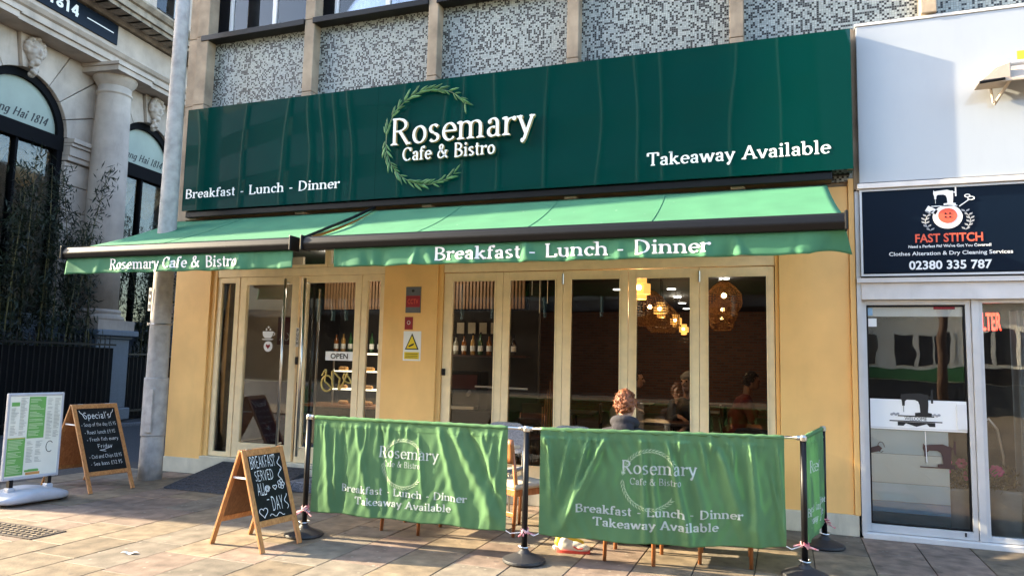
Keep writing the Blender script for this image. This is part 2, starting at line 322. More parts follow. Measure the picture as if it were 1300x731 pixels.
    def build(s, name, mt, parent=None, label=None, cat=None, group=None, kind=None, smooth=False, bev=0.0, solid=0.0, remesh=0.0, subs=0, flip=True, smit=4):
        vs = [Vector(v) for v in s.v]
        lo = Vector((min(v.x for v in vs), min(v.y for v in vs), min(v.z for v in vs))); hi = Vector((max(v.x for v in vs), max(v.y for v in vs), max(v.z for v in vs)))
        c = (lo+hi)/2
        if parent is None: c.z = lo.z
        me = bpy.data.meshes.new(name); me.from_pydata([v-c for v in vs], [], s.f); me.materials.append(M[mt] if isinstance(mt, str) else mt)
        if flip:
            b = bmesh.new(); b.from_mesh(me); bmesh.ops.recalc_face_normals(b, faces=b.faces); b.to_mesh(me); b.free()
        if smooth: me.polygons.foreach_set('use_smooth', [True]*len(me.polygons))
        o = bpy.data.objects.new(name, me); COL.objects.link(o)
        if parent is not None: o.parent = parent; o.location = c-ORG[parent.name]
        else: o.location = c
        ORG[o.name] = c
        if remesh:
            r = o.modifiers.new('remesh', 'REMESH'); r.mode = 'VOXEL'; r.voxel_size = remesh; r.use_smooth_shade = True
            sm = o.modifiers.new('smooth', 'SMOOTH'); sm.factor = .5; sm.iterations = smit
        if solid: mo = o.modifiers.new('solid', 'SOLIDIFY'); mo.thickness = solid; mo.offset = 0
        if bev: mo = o.modifiers.new('bevel', 'BEVEL'); mo.width = bev; mo.segments = 2; mo.limit_method = 'ANGLE'; mo.harden_normals = False
        if subs: mo = o.modifiers.new('subs', 'SUBSURF'); mo.levels = subs; mo.render_levels = subs
        if label: o['label'] = label
        if cat: o['category'] = cat
        if group: o['group'] = group
        if kind: o['kind'] = kind
        return o
def box(name, mt, parent, x0, x1, y0, y1, z0, z1, bev=0.0, **k): return MB().box(x0, x1, y0, y1, z0, z1).build(name, mt, parent, bev=bev, **k)
def copytree(o, loc=None, rotz=None, label=None, parent=None):
    c = o.copy(); COL.objects.link(c); ORG[c.name] = ORG.get(o.name, Vector()).copy()
    if parent is not None: c.parent = parent
    if loc is not None: c.location = loc
    if rotz is not None: c.rotation_euler = (0, 0, rotz)
    if label: c['label'] = label
    for ch in list(o.children): copytree(ch, parent=c)
    return c

# ------------------------------------------------------------------ lettering
def A(cx, cy, rx, ry, a0, a1): return ('A', cx, cy, rx, ry, a0, a1)
def L(*p): return ('L', *p)
def S(x, y, w_=.22): return ('S', x, y, w_)
def F(x, y): return ('F', x, y)
def D(x, y): return ('D', x, y)
def P(*p): return ('P', *p)
GL = {
 'a': (.46, [A(.2, .13, .13, .13, 60, 330), L(.33, .36, .33, .05), A(.21, .35, .12, .12, 0, 150), A(.39, .06, .06, .06, 180, 300), D(.11, .38)]),
 'b': (.52, [L(.09, .7, .09, .03), A(.26, .23, .17, .23, -150, 150), F(.09, .7)]),
 'c': (.44, [A(.25, .23, .18, .23, 45, 315), D(.37, .37)]),
 'd': (.54, [L(.42, .7, .42, 0), A(.24, .23, .18, .23, 30, 330), F(.42, .7), S(.46, 0, .14)]),
 'e': (.46, [A(.24, .23, .18, .23, 0, 320), L(.07, .25, .41, .25)]),
 'f': (.33, [L(.12, 0, .12, .56), A(.24, .56, .12, .14, 180, 60), L(.02, .45, .27, .45), S(.12, 0), D(.3, .65)]),
 'g': (.5, [A(.22, .24, .16, .22, 0, 360), L(.38, .46, .38, -.08), A(.24, -.08, .14, .13, 0, -150)]),
 'h': (.55, [L(.1, .7, .1, 0), A(.26, .32, .16, .15, 180, 0), L(.42, .32, .42, 0), S(.1, 0), S(.42, 0), F(.1, .7)]),
 'i': (.26, [L(.12, .46, .12, 0), S(.12, 0), F(.12, .46), D(.12, .63)]),
 'k': (.53, [L(.1, .7, .1, 0), L(.36, .45, .12, .18), L(.2, .27, .42, 0), S(.1, 0), S(.44, 0, .18), S(.36, .45, .18), F(.1, .7)]),
 'l': (.26, [L(.12, .7, .12, 0), S(.12, 0), F(.12, .7)]),
 'm': (.82, [L(.1, .46, .1, 0), A(.245, .33, .145, .13, 180, 0), L(.39, .33, .39, 0), A(.535, .33, .145, .13, 180, 0), L(.68, .33, .68, 0), S(.1, 0), S(.39, 0), S(.68, 0), F(.1, .46)]),
 'n': (.55, [L(.1, .46, .1, 0), A(.26, .32, .16, .14, 180, 0), L(.42, .32, .42, 0), S(.1, 0), S(.42, 0), F(.1, .46)]),
 'o': (.48, [A(.24, .23, .18, .23, 0, 360)]),
 'p': (.53, [L(.1, .46, .1, -.2), A(.26, .23, .17, .23, -150, 150), S(.1, -.2), F(.1, .46)]),
 'r': (.4, [L(.1, .46, .1, 0), A(.26, .29, .15, .15, 170, 60), D(.33, .41), S(.1, 0), F(.1, .46)]),
 's': (.4, [A(.19, .345, .12, .115, 30, 270), A(.19, .115, .13, .115, 90, -150)]),
 't': (.33, [L(.13, .62, .13, .1), A(.22, .1, .09, .1, 180, 300), L(.02, .45, .28, .45)]),
 'u': (.55, [L(.1, .46, .1, .15), A(.25, .15, .15, .15, 180, 360), L(.4, .46, .4, 0), F(.1, .46), F(.4, .46)]),
 'v': (.48, [L(.05, .46, .24, 0), L(.24, 0, .42, .46), S(.06, .46, .17), S(.41, .46, .15)]),
 'w': (.72, [L(.05, .46, .2, 0), L(.2, 0, .35, .44), L(.35, .44, .5, 0), L(.5, 0, .66, .46), S(.06, .46, .17), S(.65, .46, .15)]),
 'y': (.48, [L(.05, .46, .25, 0), L(.42, .46, .19, -.14), S(.06, .46, .17), S(.41, .46, .15), D(.15, -.16)]),
 'A': (.68, [L(.07, 0, .33, .7), L(.33, .7, .59, 0), L(.17, .24, .49, .24), S(.07, 0), S(.59, 0)]),
 'B': (.62, [L(.13, .7, .13, 0), A(.3, .53, .18, .17, -90, 90), L(.06, .69, .3, .69), L(.13, .365, .3, .365), A(.32, .18, .21, .18, -90, 90), L(.06, .01, .32, .01)]),
 'C': (.66, [A(.36, .35, .28, .35, 45, 315), L(.56, .68, .56, .5)]),
 'D': (.72, [L(.13, .7, .13, 0), A(.3, .35, .31, .34, -90, 90), L(.06, .69, .3, .69), L(.06, .01, .3, .01)]),
 'E': (.58, [L(.13, .7, .13, 0), L(.06, .69, .5, .69), L(.13, .36, .42, .36), L(.06, .01, .52, .01)]),
 'F': (.55, [L(.13, .7, .13, 0), L(.06, .69, .5, .69), L(.13, .36, .42, .36), S(.13, 0)]),
 'H': (.74, [L(.13, .7, .13, 0), L(.58, .7, .58, 0), L(.13, .36, .58, .36), S(.13, 0), S(.58, 0), S(.13, .7), S(.58, .7)]),
 'K': (.68, [L(.13, .7, .13, 0), L(.54, .7, .14, .3), L(.24, .4, .56, 0), S(.13, 0), S(.13, .7), S(.57, 0, .16), S(.53, .7, .16)]),
 'L': (.56, [L(.13, .7, .13, 0), L(.06, .01, .5, .01), S(.13, .7), L(.5, .01, .5, .16)]),
 'R': (.66, [L(.13, .7, .13, 0), A(.3, .525, .19, .165, -90, 90), L(.06, .69, .3, .69), L(.13, .36, .3, .36), L(.3, .36, .56, 0), S(.13, 0), S(.58, 0, .14)]),
 'S': (.5, [A(.25, .53, .16, .165, 30, 270), A(.25, .185, .18, .18, 90, -150)]),
 'T': (.64, [L(.31, .7, .31, 0), L(.04, .69, .58, .69), L(.05, .69, .05, .52), L(.57, .69, .57, .52), S(.31, 0)]),
 'V': (.66, [L(.06, .7, .32, 0), L(.32, 0, .58, .7)]),
 'Y': (.64, [L(.06, .7, .31, .34), L(.56, .7, .31, .34), L(.31, .36, .31, 0)]),
 '&': (.74, [P(.66, .02, .5, .14, .34, .32, .2, .48, .17, .58, .22, .67, .31, .69, .38, .62, .36, .52, .24, .4, .12, .3, .08, .17, .13, .05, .26, .01, .4, .06, .52, .2, .58, .36), L(.5, .37, .67, .37)]),
 '-': (.36, [('B', .06, .2, .28, .27)]), '.': (.2, [D(.1, .03)]), ' ': (.3, []), "'": (.16, [L(.08, .7, .08, .56)]),
 '0': (.5, [A(.25, .35, .17, .34, 0, 360)]), '1': (.4, [L(.2, .7, .2, 0), L(.08, .58, .2, .7), S(.2, 0)]),
 '2': (.48, [A(.23, .52, .15, .17, 160, -40), L(.35, .42, .08, .01), L(.08, .01, .42, .01)]),
 '3': (.48, [A(.22, .53, .14, .16, 150, -90), A(.22, .18, .17, .18, 90, -150)]), '4': (.5, [L(.34, .7, .34, 0), L(.34, .7, .05, .2), L(.05, .2, .46, .2)]),
 '5': (.48, [L(.12, .69, .4, .69), L(.12, .69, .12, .4), A(.22, .22, .18, .21, 110, -150)]), '7': (.46, [L(.06, .69, .42, .69), L(.42, .69, .16, 0)]),
 '8': (.5, [A(.25, .53, .13, .16, 0, 360), A(.25, .18, .16, .18, 0, 360)]), '9': (.5, [A(.25, .5, .15, .19, 0, 360), L(.4, .5, .26, 0)]),
 '£': (.5, [A(.28, .53, .13, .15, 20, 180), L(.15, .53, .15, .05), L(.05, .36, .32, .36), L(.05, .01, .42, .01)]),
}
def glyph_strips(ch, T, t, jit=0.0, serif=True, italic=0.0):
    """list of polygons strips: each a list of (left,right) point pairs in em units"""
    adv, els = GL.get(ch, GL[' ']); out = []
    def stroke(pts):
        pts = [(x+random.uniform(-jit, jit), y+random.uniform(-jit, jit)) for x, y in pts]; st = []
        for i, (x, y) in enumerate(pts):
            x0, y0 = pts[max(i-1, 0)]; x1, y1 = pts[min(i+1, len(pts)-1)]; dx, dy = x1-x0, y1-y0; ln = math.hypot(dx, dy) or 1e-6
            wd = (t+(T-t)*abs(math.sin(math.atan2(dy, dx)-R(14))))/2; nx, ny = -dy/ln*wd, dx/ln*wd
            st.append(((x+nx, y+ny), (x-nx, y-ny)))
        out.append(st)
    for e in els:
        k = e[0]
        if k == 'L':
            n = max(2, int(math.hypot(e[3]-e[1], e[4]-e[2])/.09)); stroke([(e[1]+(e[3]-e[1])*i/n, e[2]+(e[4]-e[2])*i/n) for i in range(n+1)])
        elif k == 'A':
            _, cx, cy, rx, ry, a0, a1 = e; n = max(5, int(abs(a1-a0)/18)); k_ = t*.5
            stroke([(cx+(rx-k_*.3)*math.cos(R(a0+(a1-a0)*i/n)), cy+(ry-k_)*math.sin(R(a0+(a1-a0)*i/n))) for i in range(n+1)])
        elif k == 'P':
            stroke([(e[i], e[i+1]) for i in range(1, len(e), 2)])
        elif k == 'B': out.append([((e[1], e[4]), (e[1], e[2])), ((e[3], e[4]), (e[3], e[2]))])
        elif k == 'D':
            r = T*.62; out.append([((e[1]+r*math.cos(a), e[2]+r*math.sin(a)), (e[1]+r*math.cos(a), e[2]-r*math.sin(a))) for a in [math.pi*(1-i/6)+1e-3 for i in range(7)]])
        elif not serif: continue
        elif k == 'S':
            x, y, w_ = e[1:]; g = -1 if y > .3 else 1; h = t*.9
            out.append([((x-w_/2, y+g*h), (x-w_/2, y)), ((x-T*.5, y+g*h*2), (x-T*.5, y)), ((x+T*.5, y+g*h*2), (x+T*.5, y)), ((x+w_/2, y+g*h), (x+w_/2, y))])
        elif k == 'F':
            x, y = e[1:]; out.append([((x-T*.5-.07, y-.015), (x-T*.5-.07, y-.045)), ((x-T*.5, y+.01), (x-T*.5, y-.07)), ((x+T*.3, y+.012), (x+T*.3, y-.07))])
    if italic: out = [[((a[0]+a[1]*italic, a[1]), (b[0]+b[1]*italic, b[1])) for a, b in st] for st in out]
    return adv, out
def text_mb(s_, width, height, T=.105, t=.035, fn=None, depth=0.0, jit=0.0, serif=True, italic=0.0, track=.02, mb=None, x0=0, z0=0, y0=0, front=-1):
    """text in the x,z plane facing -y; fn maps (x, z, d) to a point (d = distance out of the surface)"""
    mb = mb or MB(); tot = sum(GL.get(c, GL[' '])[0]+track for c in s_)-track; sx = width/tot; sz = height/.7; x = 0; k = 0
    fn = fn or (lambda a, b, d: (x0+a, y0-d, z0+b)); cells = []
    for c in s_:
        adv, sts = glyph_strips(c, T, t, jit, serif, italic)
        for st in sts:
            k += 1; off = (k % 6)*.0003
            vf = []
            for a, b in st: vf += [fn((x+a[0])*sx, a[1]*sz, depth+off), fn((x+b[0])*sx, b[1]*sz, depth+off)]
            n = len(st); fs = [(2*i, 2*i+1, 2*i+3, 2*i+2) for i in range(n-1)]
            if depth > .002:
                for a, b in st: vf += [fn((x+a[0])*sx, a[1]*sz, 0), fn((x+b[0])*sx, b[1]*sz, 0)]
                o = 2*n; fs += [(2*i, 2*i+2, o+2*i+2, o+2*i) for i in range(n-1)]+[(2*i+1, o+2*i+1, o+2*i+3, 2*i+3) for i in range(n-1)]
                fs += [(0, o, o+1, 1), (2*n-2, 2*n-1, o+2*n-1, o+2*n-2)]
            mb.add(vf, fs)
        x += adv+track
    return mb
def words(name, mt, parent, s_, width, height, fn=None, x0=0, z0=0, y0=0, depth=0.0, **k):
    tot = sum(GL.get(c, GL[' '])[0]+.02 for c in s_)-.02; sx = width/tot; x = 0; f0 = fn
    for wd in s_.split(' '):
        ww = sum(GL[c][0]+.02 for c in wd)-.02
        f = (lambda a, b, d, o=x*sx: f0(a+o, b, d)) if f0 else None
        text_mb(wd, ww*sx, height, fn=f, x0=x0+x*sx, z0=z0, y0=y0, depth=depth, **k).build(name, mt, parent)
        x += ww+.02+GL[' '][0]+.02
def sans(name, s_, mt, parent, x0, x1, z0, h, y, bold=.0, extr=.0015, label=None):
    """plain sans lettering with the built-in font, facing -y, fitted between x0 and x1 with capitals h high"""
    cu_ = bpy.data.curves.new('t', 'FONT'); cu_.body = s_; cu_.extrude = 0; cu_.offset = bold; cu_.resolution_u = 3
    tmp = bpy.data.objects.new('t', cu_); COL.objects.link(tmp); dg = bpy.context.evaluated_depsgraph_get()
    me = bpy.data.meshes.new_from_object(tmp.evaluated_get(dg)); vs = [v.co.copy() for v in me.vertices]; fs = [tuple(p.vertices) for p in me.polygons]
    bpy.data.objects.remove(tmp); bpy.data.curves.remove(cu_); bpy.data.meshes.remove(me)
    lx = min(v.x for v in vs); hx = max(v.x for v in vs); sx = (x1-x0)/(hx-lx); sz = h/.7
    mb = MB(); mb.add([(x0+(v.x-lx)*sx, y, z0+v.y*sz) for v in vs], fs)
    return mb.build(name, mt, parent, label=label)

# ================================================================== GROUND
ground = box('ground', 'asphalt', None, -90, 90, -60, 90, -.4, -.045, kind='structure')
pav = struct('pavement', (-3.5, -2.5, 0))
MB().box(-9.6, 14, -9.5, .5, -.040, -.012).build('joint_bed', 'sand', pav)
CW = .452; ncol = 0; meshes = {}
def slab_mesh(wx, wy, mt_='slab'):
    key = (round(wx, 3), round(wy, 3), mt_)
    if key not in meshes:
        g = .004; hx, hy = wx/2-g, wy/2-g; e = .003
        mb = MB(); top = [(-hx+e, -hy+e, 0), (hx-e, -hy+e, 0), (hx-e, hy-e, 0), (-hx+e, hy-e, 0)]; ed = [(-hx, -hy, -e), (hx, -hy, -e), (hx, hy, -e), (-hx, hy, -e)]; lo = [(x, y, -.035) for x, y, z in ed]
        mb.add(top+ed+lo, [(0, 1, 2, 3)]+[(i, 4+i, 4+(i+1) % 4, (i+1) % 4) for i in range(4)]+[(4+i, 8+i, 8+(i+1) % 4, 4+(i+1) % 4) for i in range(4)])
        me = bpy.data.meshes.new('paving_slab'); me.from_pydata(mb.v, [], mb.f)
        b = bmesh.new(); b.from_mesh(me); bmesh.ops.recalc_face_normals(b, faces=b.faces); b.to_mesh(me); b.free(); me.materials.append(M[mt_]); meshes[key] = me
    return meshes[key]
rs = random.Random(3); far = MB(); count = 0
LENS = [.6, .75, .9]
i0 = int((-9.5+.475)/CW)-1
for i in range(i0, 12):
    xc = .645-.225+.0+i*CW-.0
    y = -.02; first = True
    while y > -9.4:
        ln = rs.choice(LENS); 
        if first: ln = rs.choice([.4, .6, .8]); first = False
        yc = y-ln/2
        vis = (-9.3 < xc < 2.5) and yc > -3.9 and not (xc < -9.0 and yc < -3)
        if vis and count < 298:
            o = bpy.data.objects.new('paving_slab', slab_mesh(CW, ln, rs.choice(('slab', 'slab', 'slab_pink', 'slab_grey')))); COL.objects.link(o); o.parent = pav; count += 1
            o.location = Vector((xc, yc, rs.uniform(-.0025, .0015)))-ORG[pav.name]; o.rotation_euler = (rs.uniform(-.003, .003), rs.uniform(-.003, .003), 0)
        elif xc > -9.4:
            me_ = slab_mesh(CW, ln); far.add([(v.co.x+xc, v.co.y+yc, v.co.z) for v in me_.vertices], [tuple(p.vertices) for p in me_.polygons])
        y -= ln
far.build('paving_slabs_beyond', 'slab', pav, kind='stuff')
for k in range(9): box('plaza_paving', 'slab', pav, -16+k*6+.01, -10+k*6-.01, -26.5, -9.52, -.03, -.002)
# kerb line at the far side of the side road and the paving edge
kb = struct('kerb', (-13.9, 5, 0)); 
for k in range(12): box('kerb_stone', 'granite', kb, -14.1, -13.95, -4+k*1.2, -2.815+k*1.2, -.1, .02, bev=.01)
k2 = struct('paving_edge_kerb', (-9.7, -3, 0))
for k in range(10): box('kerb_stone', 'slab', k2, -9.75, -9.61, -9.4+k*.9, -8.51+k*.9, -.1, .0, bev=.01)

# drain cover
dc = thing('drain_cover', 'rusty cast iron grating set in the paving at lower left', 'drain cover', (-6.5, -3.25, 0))
MB().frame(-6.98, -6.05, -3.42, -3.08, .0, .01, .03).xf(Matrix(((1, 0, 0, 0), (0, 0, 1, 0), (0, 1, 0, 0), (0, 0, 0, 1)))).build('cover_frame', 'iron', dc)
box('cover_plate', 'iron', dc, -6.95, -6.08, -3.39, -3.11, .0005, .004)
for r_ in range(5):
    for c_ in range(13):
        x = -6.915+c_*.0665+(.03 if r_ % 2 else 0); yy = -3.365+r_*.0565
        MB().box(x-.022, x+.022, yy-.013, yy+.013, .004, .013).xf(Matrix.Translation((x, yy, 0)) @ Matrix.Rotation(R(35 if r_ % 2 else -35), 4, 'Z') @ Matrix.Translation((-x, -yy, 0))).build('raised_stud', 'slab', dc)
pl = MB().grid(lambda u, v: (-5.03+u*.11+v*.02, -3.42+v*.05+u*.02, .006+.008*math.sin(u*7+v*3)), 6, 4).build('paper_scrap', 'paper', None, 'small crumpled scrap of white litter on the sunlit paving', 'litter', solid=.001)
rl = random.Random(5)
lf = MB()
for k in range(26):
    x, y = rl.uniform(-6.5, 1.2), rl.uniform(-3.6, -1.2); a = rl.uniform(0, 6.3); s_ = rl.uniform(.006, .02)
    lf.add([(x+s_*math.cos(a+t)*(1 if t % 3 else .5), y+s_*math.sin(a+t), .003+rl.uniform(0, .004)) for t in (0, 1.5, 3, 4.6)], [(0, 1, 2, 3)])
lf.build('debris', 'iron', None, 'tiny dark specks of leaf and grit scattered over the paving', 'grit', kind='stuff')

# ================================================================== CAFE BUILDING
cafe = thing('cafe_building', 'ochre yellow cafe front with mosaic panels and concrete ribs above', 'building', (-3.7, 0, 0))
box('upper_wall', 'stone', cafe, -8.08, 14, .05, 14.5, 3.45, 6.02)
box('upper_storey_wall', 'stone', cafe, -8.08, 14, .9, 14.5, 6.02, 8.2)
box('upper_storey_band', 'stone', cafe, -8.08, 14, .0, .9, 7.75, 8.2)
PX = [(-8.02, -7.86, .12), (-7.845, -7.64, .16), (-6.01, -5.855, .15), (-4.155, -4.02, .15), (-2.345, -2.205, .15), (-.53, -.385, .15), (1.285, 1.425, .15), (3.1, 3.24, .15), (4.9, 5.04, .15)]
for a, b, p in PX:
    for z0, z1 in (((3.45, 5.1),) if a < 1 else ())+((5.106, 6.098), (6.104, 7.8)): box('concrete_rib', 'stone', cafe, a, b, -p, .05, z0, z1, bev=.008)
def curtain(x0, x1, z0, z1, y, amp=.02, n=7, seed=0):
    rr = random.Random(seed); ph = rr.uniform(0, 6)
    return MB().grid(lambda u, v: (x0+(x1-x0)*u, y+amp*math.sin(u*n*6.28+ph+.6*math.sin(v*3))+amp*.5*math.sin(u*n*2.7*6.28), z0+(z1-z0)*v), int(n*12), 6)
for k in range(1, len(PX)-1):
    a, b = PX[k][1], PX[k+1][0]
    box('mosaic_panel', 'mosaic', cafe, a, b, -.002, .05, 3.5, 6.03)
    box('window_sill', 'black', cafe, a-.02 if k > 1 else a-.12, b+.0, -.175, .03, 6.03, 6.11, bev=.006)
    if k <= 4:
        wf = MB().frame(a+.16, b-.02, 6.112, 7.72, .06, .12, .05).box((a+b)/2+.1, (a+b)/2+.16, .06, .12, 6.162, 7.67).build('window_frame', 'white', cafe)
        box('window_reveal', 'blackmatt', cafe, a+.001, a+.158, .02, .13, 6.112, 7.74)
        box('window_pane', 'pane_up', wf, a+.2, b-.06, .085, .091, 6.15, 7.68)
        curtain(a+.22, a+.95, 6.14, 7.7, .32, .02, 6, k).build('net_curtain', 'bluecurtain', wf)
        curtain(b-.68, b-.08, 6.14, 7.7, .34, .02, 5, k+20).build('net_curtain', 'bluecurtain', wf)
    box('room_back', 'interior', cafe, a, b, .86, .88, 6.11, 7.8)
# ground floor piers and panels
def panel(x0, x1, z0=.2, z1=3.45, y=-.0): return box('wall_panel', 'yellow', cafe, x0, x1, y, .3, z0, z1, bev=.004)
panel(-8.08, -7.46); panel(-4.715, -3.975); panel(-.065, .60); box('wall_edge_strip', 'yellow', cafe, .603, .655, -.03, .3, .2, 3.52, bev=.004)
for a, b in ((-8.08, -7.44), (-4.73, -3.96), (-.08, .64)): box('plinth', 'white_plinth', cafe, a, b, -.022, .3, 0, .2, bev=.004)
box('head_beam', 'yellow', cafe, -7.46, -4.715, .0, .3, 3.12, 3.45); box('head_beam', 'yellow', cafe, -3.975, -.065, .0, .3, 3.12, 3.45)
box('stone_strip', 'stone', cafe, .657, .70, -.04, .3, 3.4, 5.08)
# jambs
for x0, x1 in ((-7.457, -7.38), (-3.972, -3.915), (-.105, -.068)): box('jamb', 'yellow', cafe, x0, x1, .03, .3, .2, 3.12, bev=.003)
# transoms
def transom(x0, x1, n):
    for i in range(n):
        a = x0+(x1-x0)*i/n; b = x0+(x1-x0)*(i+1)/n
        t = MB().frame(a+.004, b-.004, 2.775, 3.118, .05, .11, .04).build('transom_frame', 'cream', cafe, bev=.003); box('transom_pane', 'pane', t, a+.044, b-.044, .075, .081, 2.815, 3.078)
transom(-7.378, -4.717, 3); transom(-3.913, -.107, 5)
box('frame_head', 'cream', cafe, -7.378, -4.717, .04, .14, 2.665, 2.77, bev=.004); box('frame_head', 'cream', cafe, -3.913, -.107, .04, .14, 2.665, 2.77, bev=.004)
# side lights and doors
def framed(name, x0, x1, z0, z1, w_, wb, y0=.05, y1=.105, mt='cream', pm='pane'):
    f = MB().frame(x0, x1, z0, z1, y0, y1, w_, wb).build(name, mt, cafe, bev=.004)
    box('glass_pane', pm, f, x0+w_-.005, x1-w_+.005, (y0+y1)/2-.003, (y0+y1)/2+.003, z0+wb-.005, z1-w_+.005)
    return f
box('threshold', 'white_plinth', cafe, -7.44, -4.73, -.04, .3, .0, .245, bev=.005)
framed('side_light', -7.376, -7.0, .25, 2.662, .075, .06)
d1 = framed('door', -6.985, -6.035, .25, 2.662, .105, .2); d2 = framed('door', -5.985, -5.075, .25, 2.662, .09, .2)
framed('side_light', -5.065, -4.72, .25, 2.662, .08, .2)
for d, x, z0, z1 in ((d1, -6.19, .38, 2.62), (d2, -5.88, .34, 2.62)):
    h = MB().cyl((x, -.03, z0), (x, -.03, z1), .018, n=12).build('door_handle', 'steel', d, smooth=True)
    MB().cyl((x, -.03, z0+.1), (x, .05, z0+.1), .012).cyl((x, -.03, z1-.05), (x, .05, z1-.05), .012).build('handle_bracket', 'steel', d)
MB().cyl((-5.8, .19, .5), (-5.8, .19, 2.5), .016, n=12).build('inner_handle', 'steel', d2, smooth=True)
box('push_plate', 'steel', d1, -6.03, -5.985, .035, .049, 1.73, 1.98); sans('push_lettering', 'P', 'inkblack', d1, -6.022, -5.992, 1.925, .04, .033, .02)
for i, c in enumerate('USH'): sans('push_lettering', c, 'inkblack', d1, -6.022, -5.992, 1.87-i*.055, .04, .033, .02)
box('lock_plate', 'black', d1, -6.025, -5.99, .035, .05, 1.5, 1.6)
# folding window leaves
LX = [(-3.908, -3.142), (-3.136, -2.403), (-2.397, -1.645), (-1.639, -.877), (-.871, -.112)]
GX = [(-3.80, -3.23), (-3.06, -2.48), (-2.31, -1.73), (-1.56, -.96), (-.79, -.18)]
for (a, b), (ga, gb) in zip(LX, GX):
    mb = MB(); mb.box(a, ga, .05, .11, .25, 2.655).box(gb, b, .05, .11, .25, 2.655).box(ga, gb, .05, .11, 2.565, 2.655).box(ga, gb, .05, .11, .25, .42)
    f = mb.build('window_leaf', 'cream', cafe, bev=.004); box('glass_pane', 'pane', f, ga-.004, gb+.004, .077, .083, .416, 2.569)
    MB().frame(ga, gb, .42, 2.565, .04, .05, .012).build('glazing_bead', 'cream', f)
for x in (-2.40, -.874):
    for z0 in (2.5, .6): MB().cyl((x, .04, z0), (x, .04, z0+.12), .012).build('hinge', 'steel', cafe)
box('keep', 'black', cafe, -3.9, -3.86, .03, .05, 1.42, 1.5); box('threshold', 'white_plinth', cafe, -3.96, -.08, -.02, .3, .0, .246, bev=.005)
# interior shell
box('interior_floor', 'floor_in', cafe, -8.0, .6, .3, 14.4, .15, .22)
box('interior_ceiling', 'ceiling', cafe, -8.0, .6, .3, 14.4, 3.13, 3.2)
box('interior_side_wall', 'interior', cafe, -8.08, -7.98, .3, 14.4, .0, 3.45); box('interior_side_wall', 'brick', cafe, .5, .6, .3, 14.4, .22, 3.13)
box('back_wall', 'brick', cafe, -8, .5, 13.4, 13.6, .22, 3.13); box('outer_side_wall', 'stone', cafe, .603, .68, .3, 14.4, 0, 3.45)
bp_ = box('bar_back_wall', 'interior', cafe, -7.0, -3.5, 2.5, 2.6, .22, 3.13)
for k in range(62): box('wall_slat', 'slat', bp_, -6.98+k*.0555, -6.955+k*.0555+.008, 2.0, 2.03, 2.37, 2.98)
box('slat_backing', 'blackmatt', bp_, -7.0, -3.5, 2.032, 2.05, 2.35, 3.0)
pw = box('partition_wall', 'beige', cafe, -7.98, -6.95, 1.35, 1.4, 1.22, 3.13); box('wine_dado', 'wine', pw, -7.98, -6.95, 1.33, 1.398, .22, 1.215)
for x, y in [(-1.0, 5.17), (-2.15, 6.83), (-2.27, 8.57), (-2.38, 10.26), (-2.51, 12.07), (-3.24, 6.8), (-2.6, 2.2), (-6.2, 1.6), (-4.6, 1.5), (-.95, 2.0), (-2.9, 3.9)]:
    MB().cyl((x, y, 3.118), (x, y, 3.128), .085, n=16).build('downlight', 'downlight', cafe)

# ---- sign board
sign = thing('cafe_sign', 'long glossy dark green sign board reading Rosemary Cafe & Bistro', 'sign', (-3.6, -.15, 3.56))
SX = [-7.82, -4.765, -2.535, .64]
for a, b in zip(SX, SX[1:]): box('sign_panel', 'sign', sign, a+.0012, b-.0012, -.25, -.06, 3.565, 5.0)
box('sign_carcass', 'black', sign, -7.8, .62, -.055, -.003, 3.56, 4.98)
box('awning_cassette', 'black', sign, -7.78, .45, -.22, -.02, 3.475, 3.558, bev=.01)
SY = -.252
def letters(parent, s_, x0, x1, z0, h, depth, T, t, lift):
    tot = sum(GL[c][0]+.02 for c in s_)-.02; sx = (x1-x0)/tot; x = 0
    for c in s_:
        if c != ' ':
            wd = GL[c][0]*sx
            sd_ = text_mb(c, wd, h, T=T*1.12, t=t*1.3, x0=x0+x*sx, z0=z0, y0=SY-lift, depth=depth).build('letter', 'letterside', parent)
            text_mb(c, wd, h, T=T, t=t, x0=x0+x*sx, z0=z0, y0=SY-lift-depth-.004, depth=.001).build('letter_face', 'whiteprint', sd_)
        x += GL[c][0]+.02
letters(sign, 'Rosemary', -4.53, -2.66, 4.2, .33, .035, .088, .028, .03)
letters(sign, 'Cafe & Bistro', -4.36, -3.14, 3.995, .165, .03, .115, .045, .03)
words('lettering', 'whiteprint', sign, 'Breakfast - Lunch - Dinner', 2.5, .125, T=.12, t=.045, x0=-7.77, z0=3.735, y0=SY, depth=.002)
words('lettering', 'whiteprint', sign, 'Takeaway Available', 1.83, .14, T=.12, t=.045, x0=-1.39, z0=3.735, y0=SY, depth=.002)
wr = MB(); WC = (-4.01, 4.28); WR = .60
arc = [(WC[0]+WR*math.cos(R(a)), SY-.03, WC[1]+WR*.98*math.sin(R(a))) for a in range(38, 308, 6)]
wreath = wr.tube(arc, .005, 6).build('wreath', 'stem', sign)
rl = random.Random(11); lm = []
for k in range(4):
    ln = (.15, .17, .13, .16)[k]; wd = (.014, .017, .013, .012)[k]; mb = MB()
    mb.add([(0, 0, 0), (ln*.3, -.006, wd), (ln*.75, -.006, wd*.8), (ln, 0, 0), (ln*.75, -.006, -wd*.8), (ln*.3, -.006, -wd), (ln*.3, -.016, 0), (ln*.75, -.014, 0)],
           [(0, 1, 6), (1, 2, 7, 6), (2, 3, 7), (3, 4, 7), (4, 5, 6, 7), (5, 0, 6), (0, 5, 4, 3, 2, 1)])
    me = bpy.data.meshes.new('wreath_leaf'); me.from_pydata(mb.v, [], mb.f); me.materials.append(M['leaf']); lm.append(me)
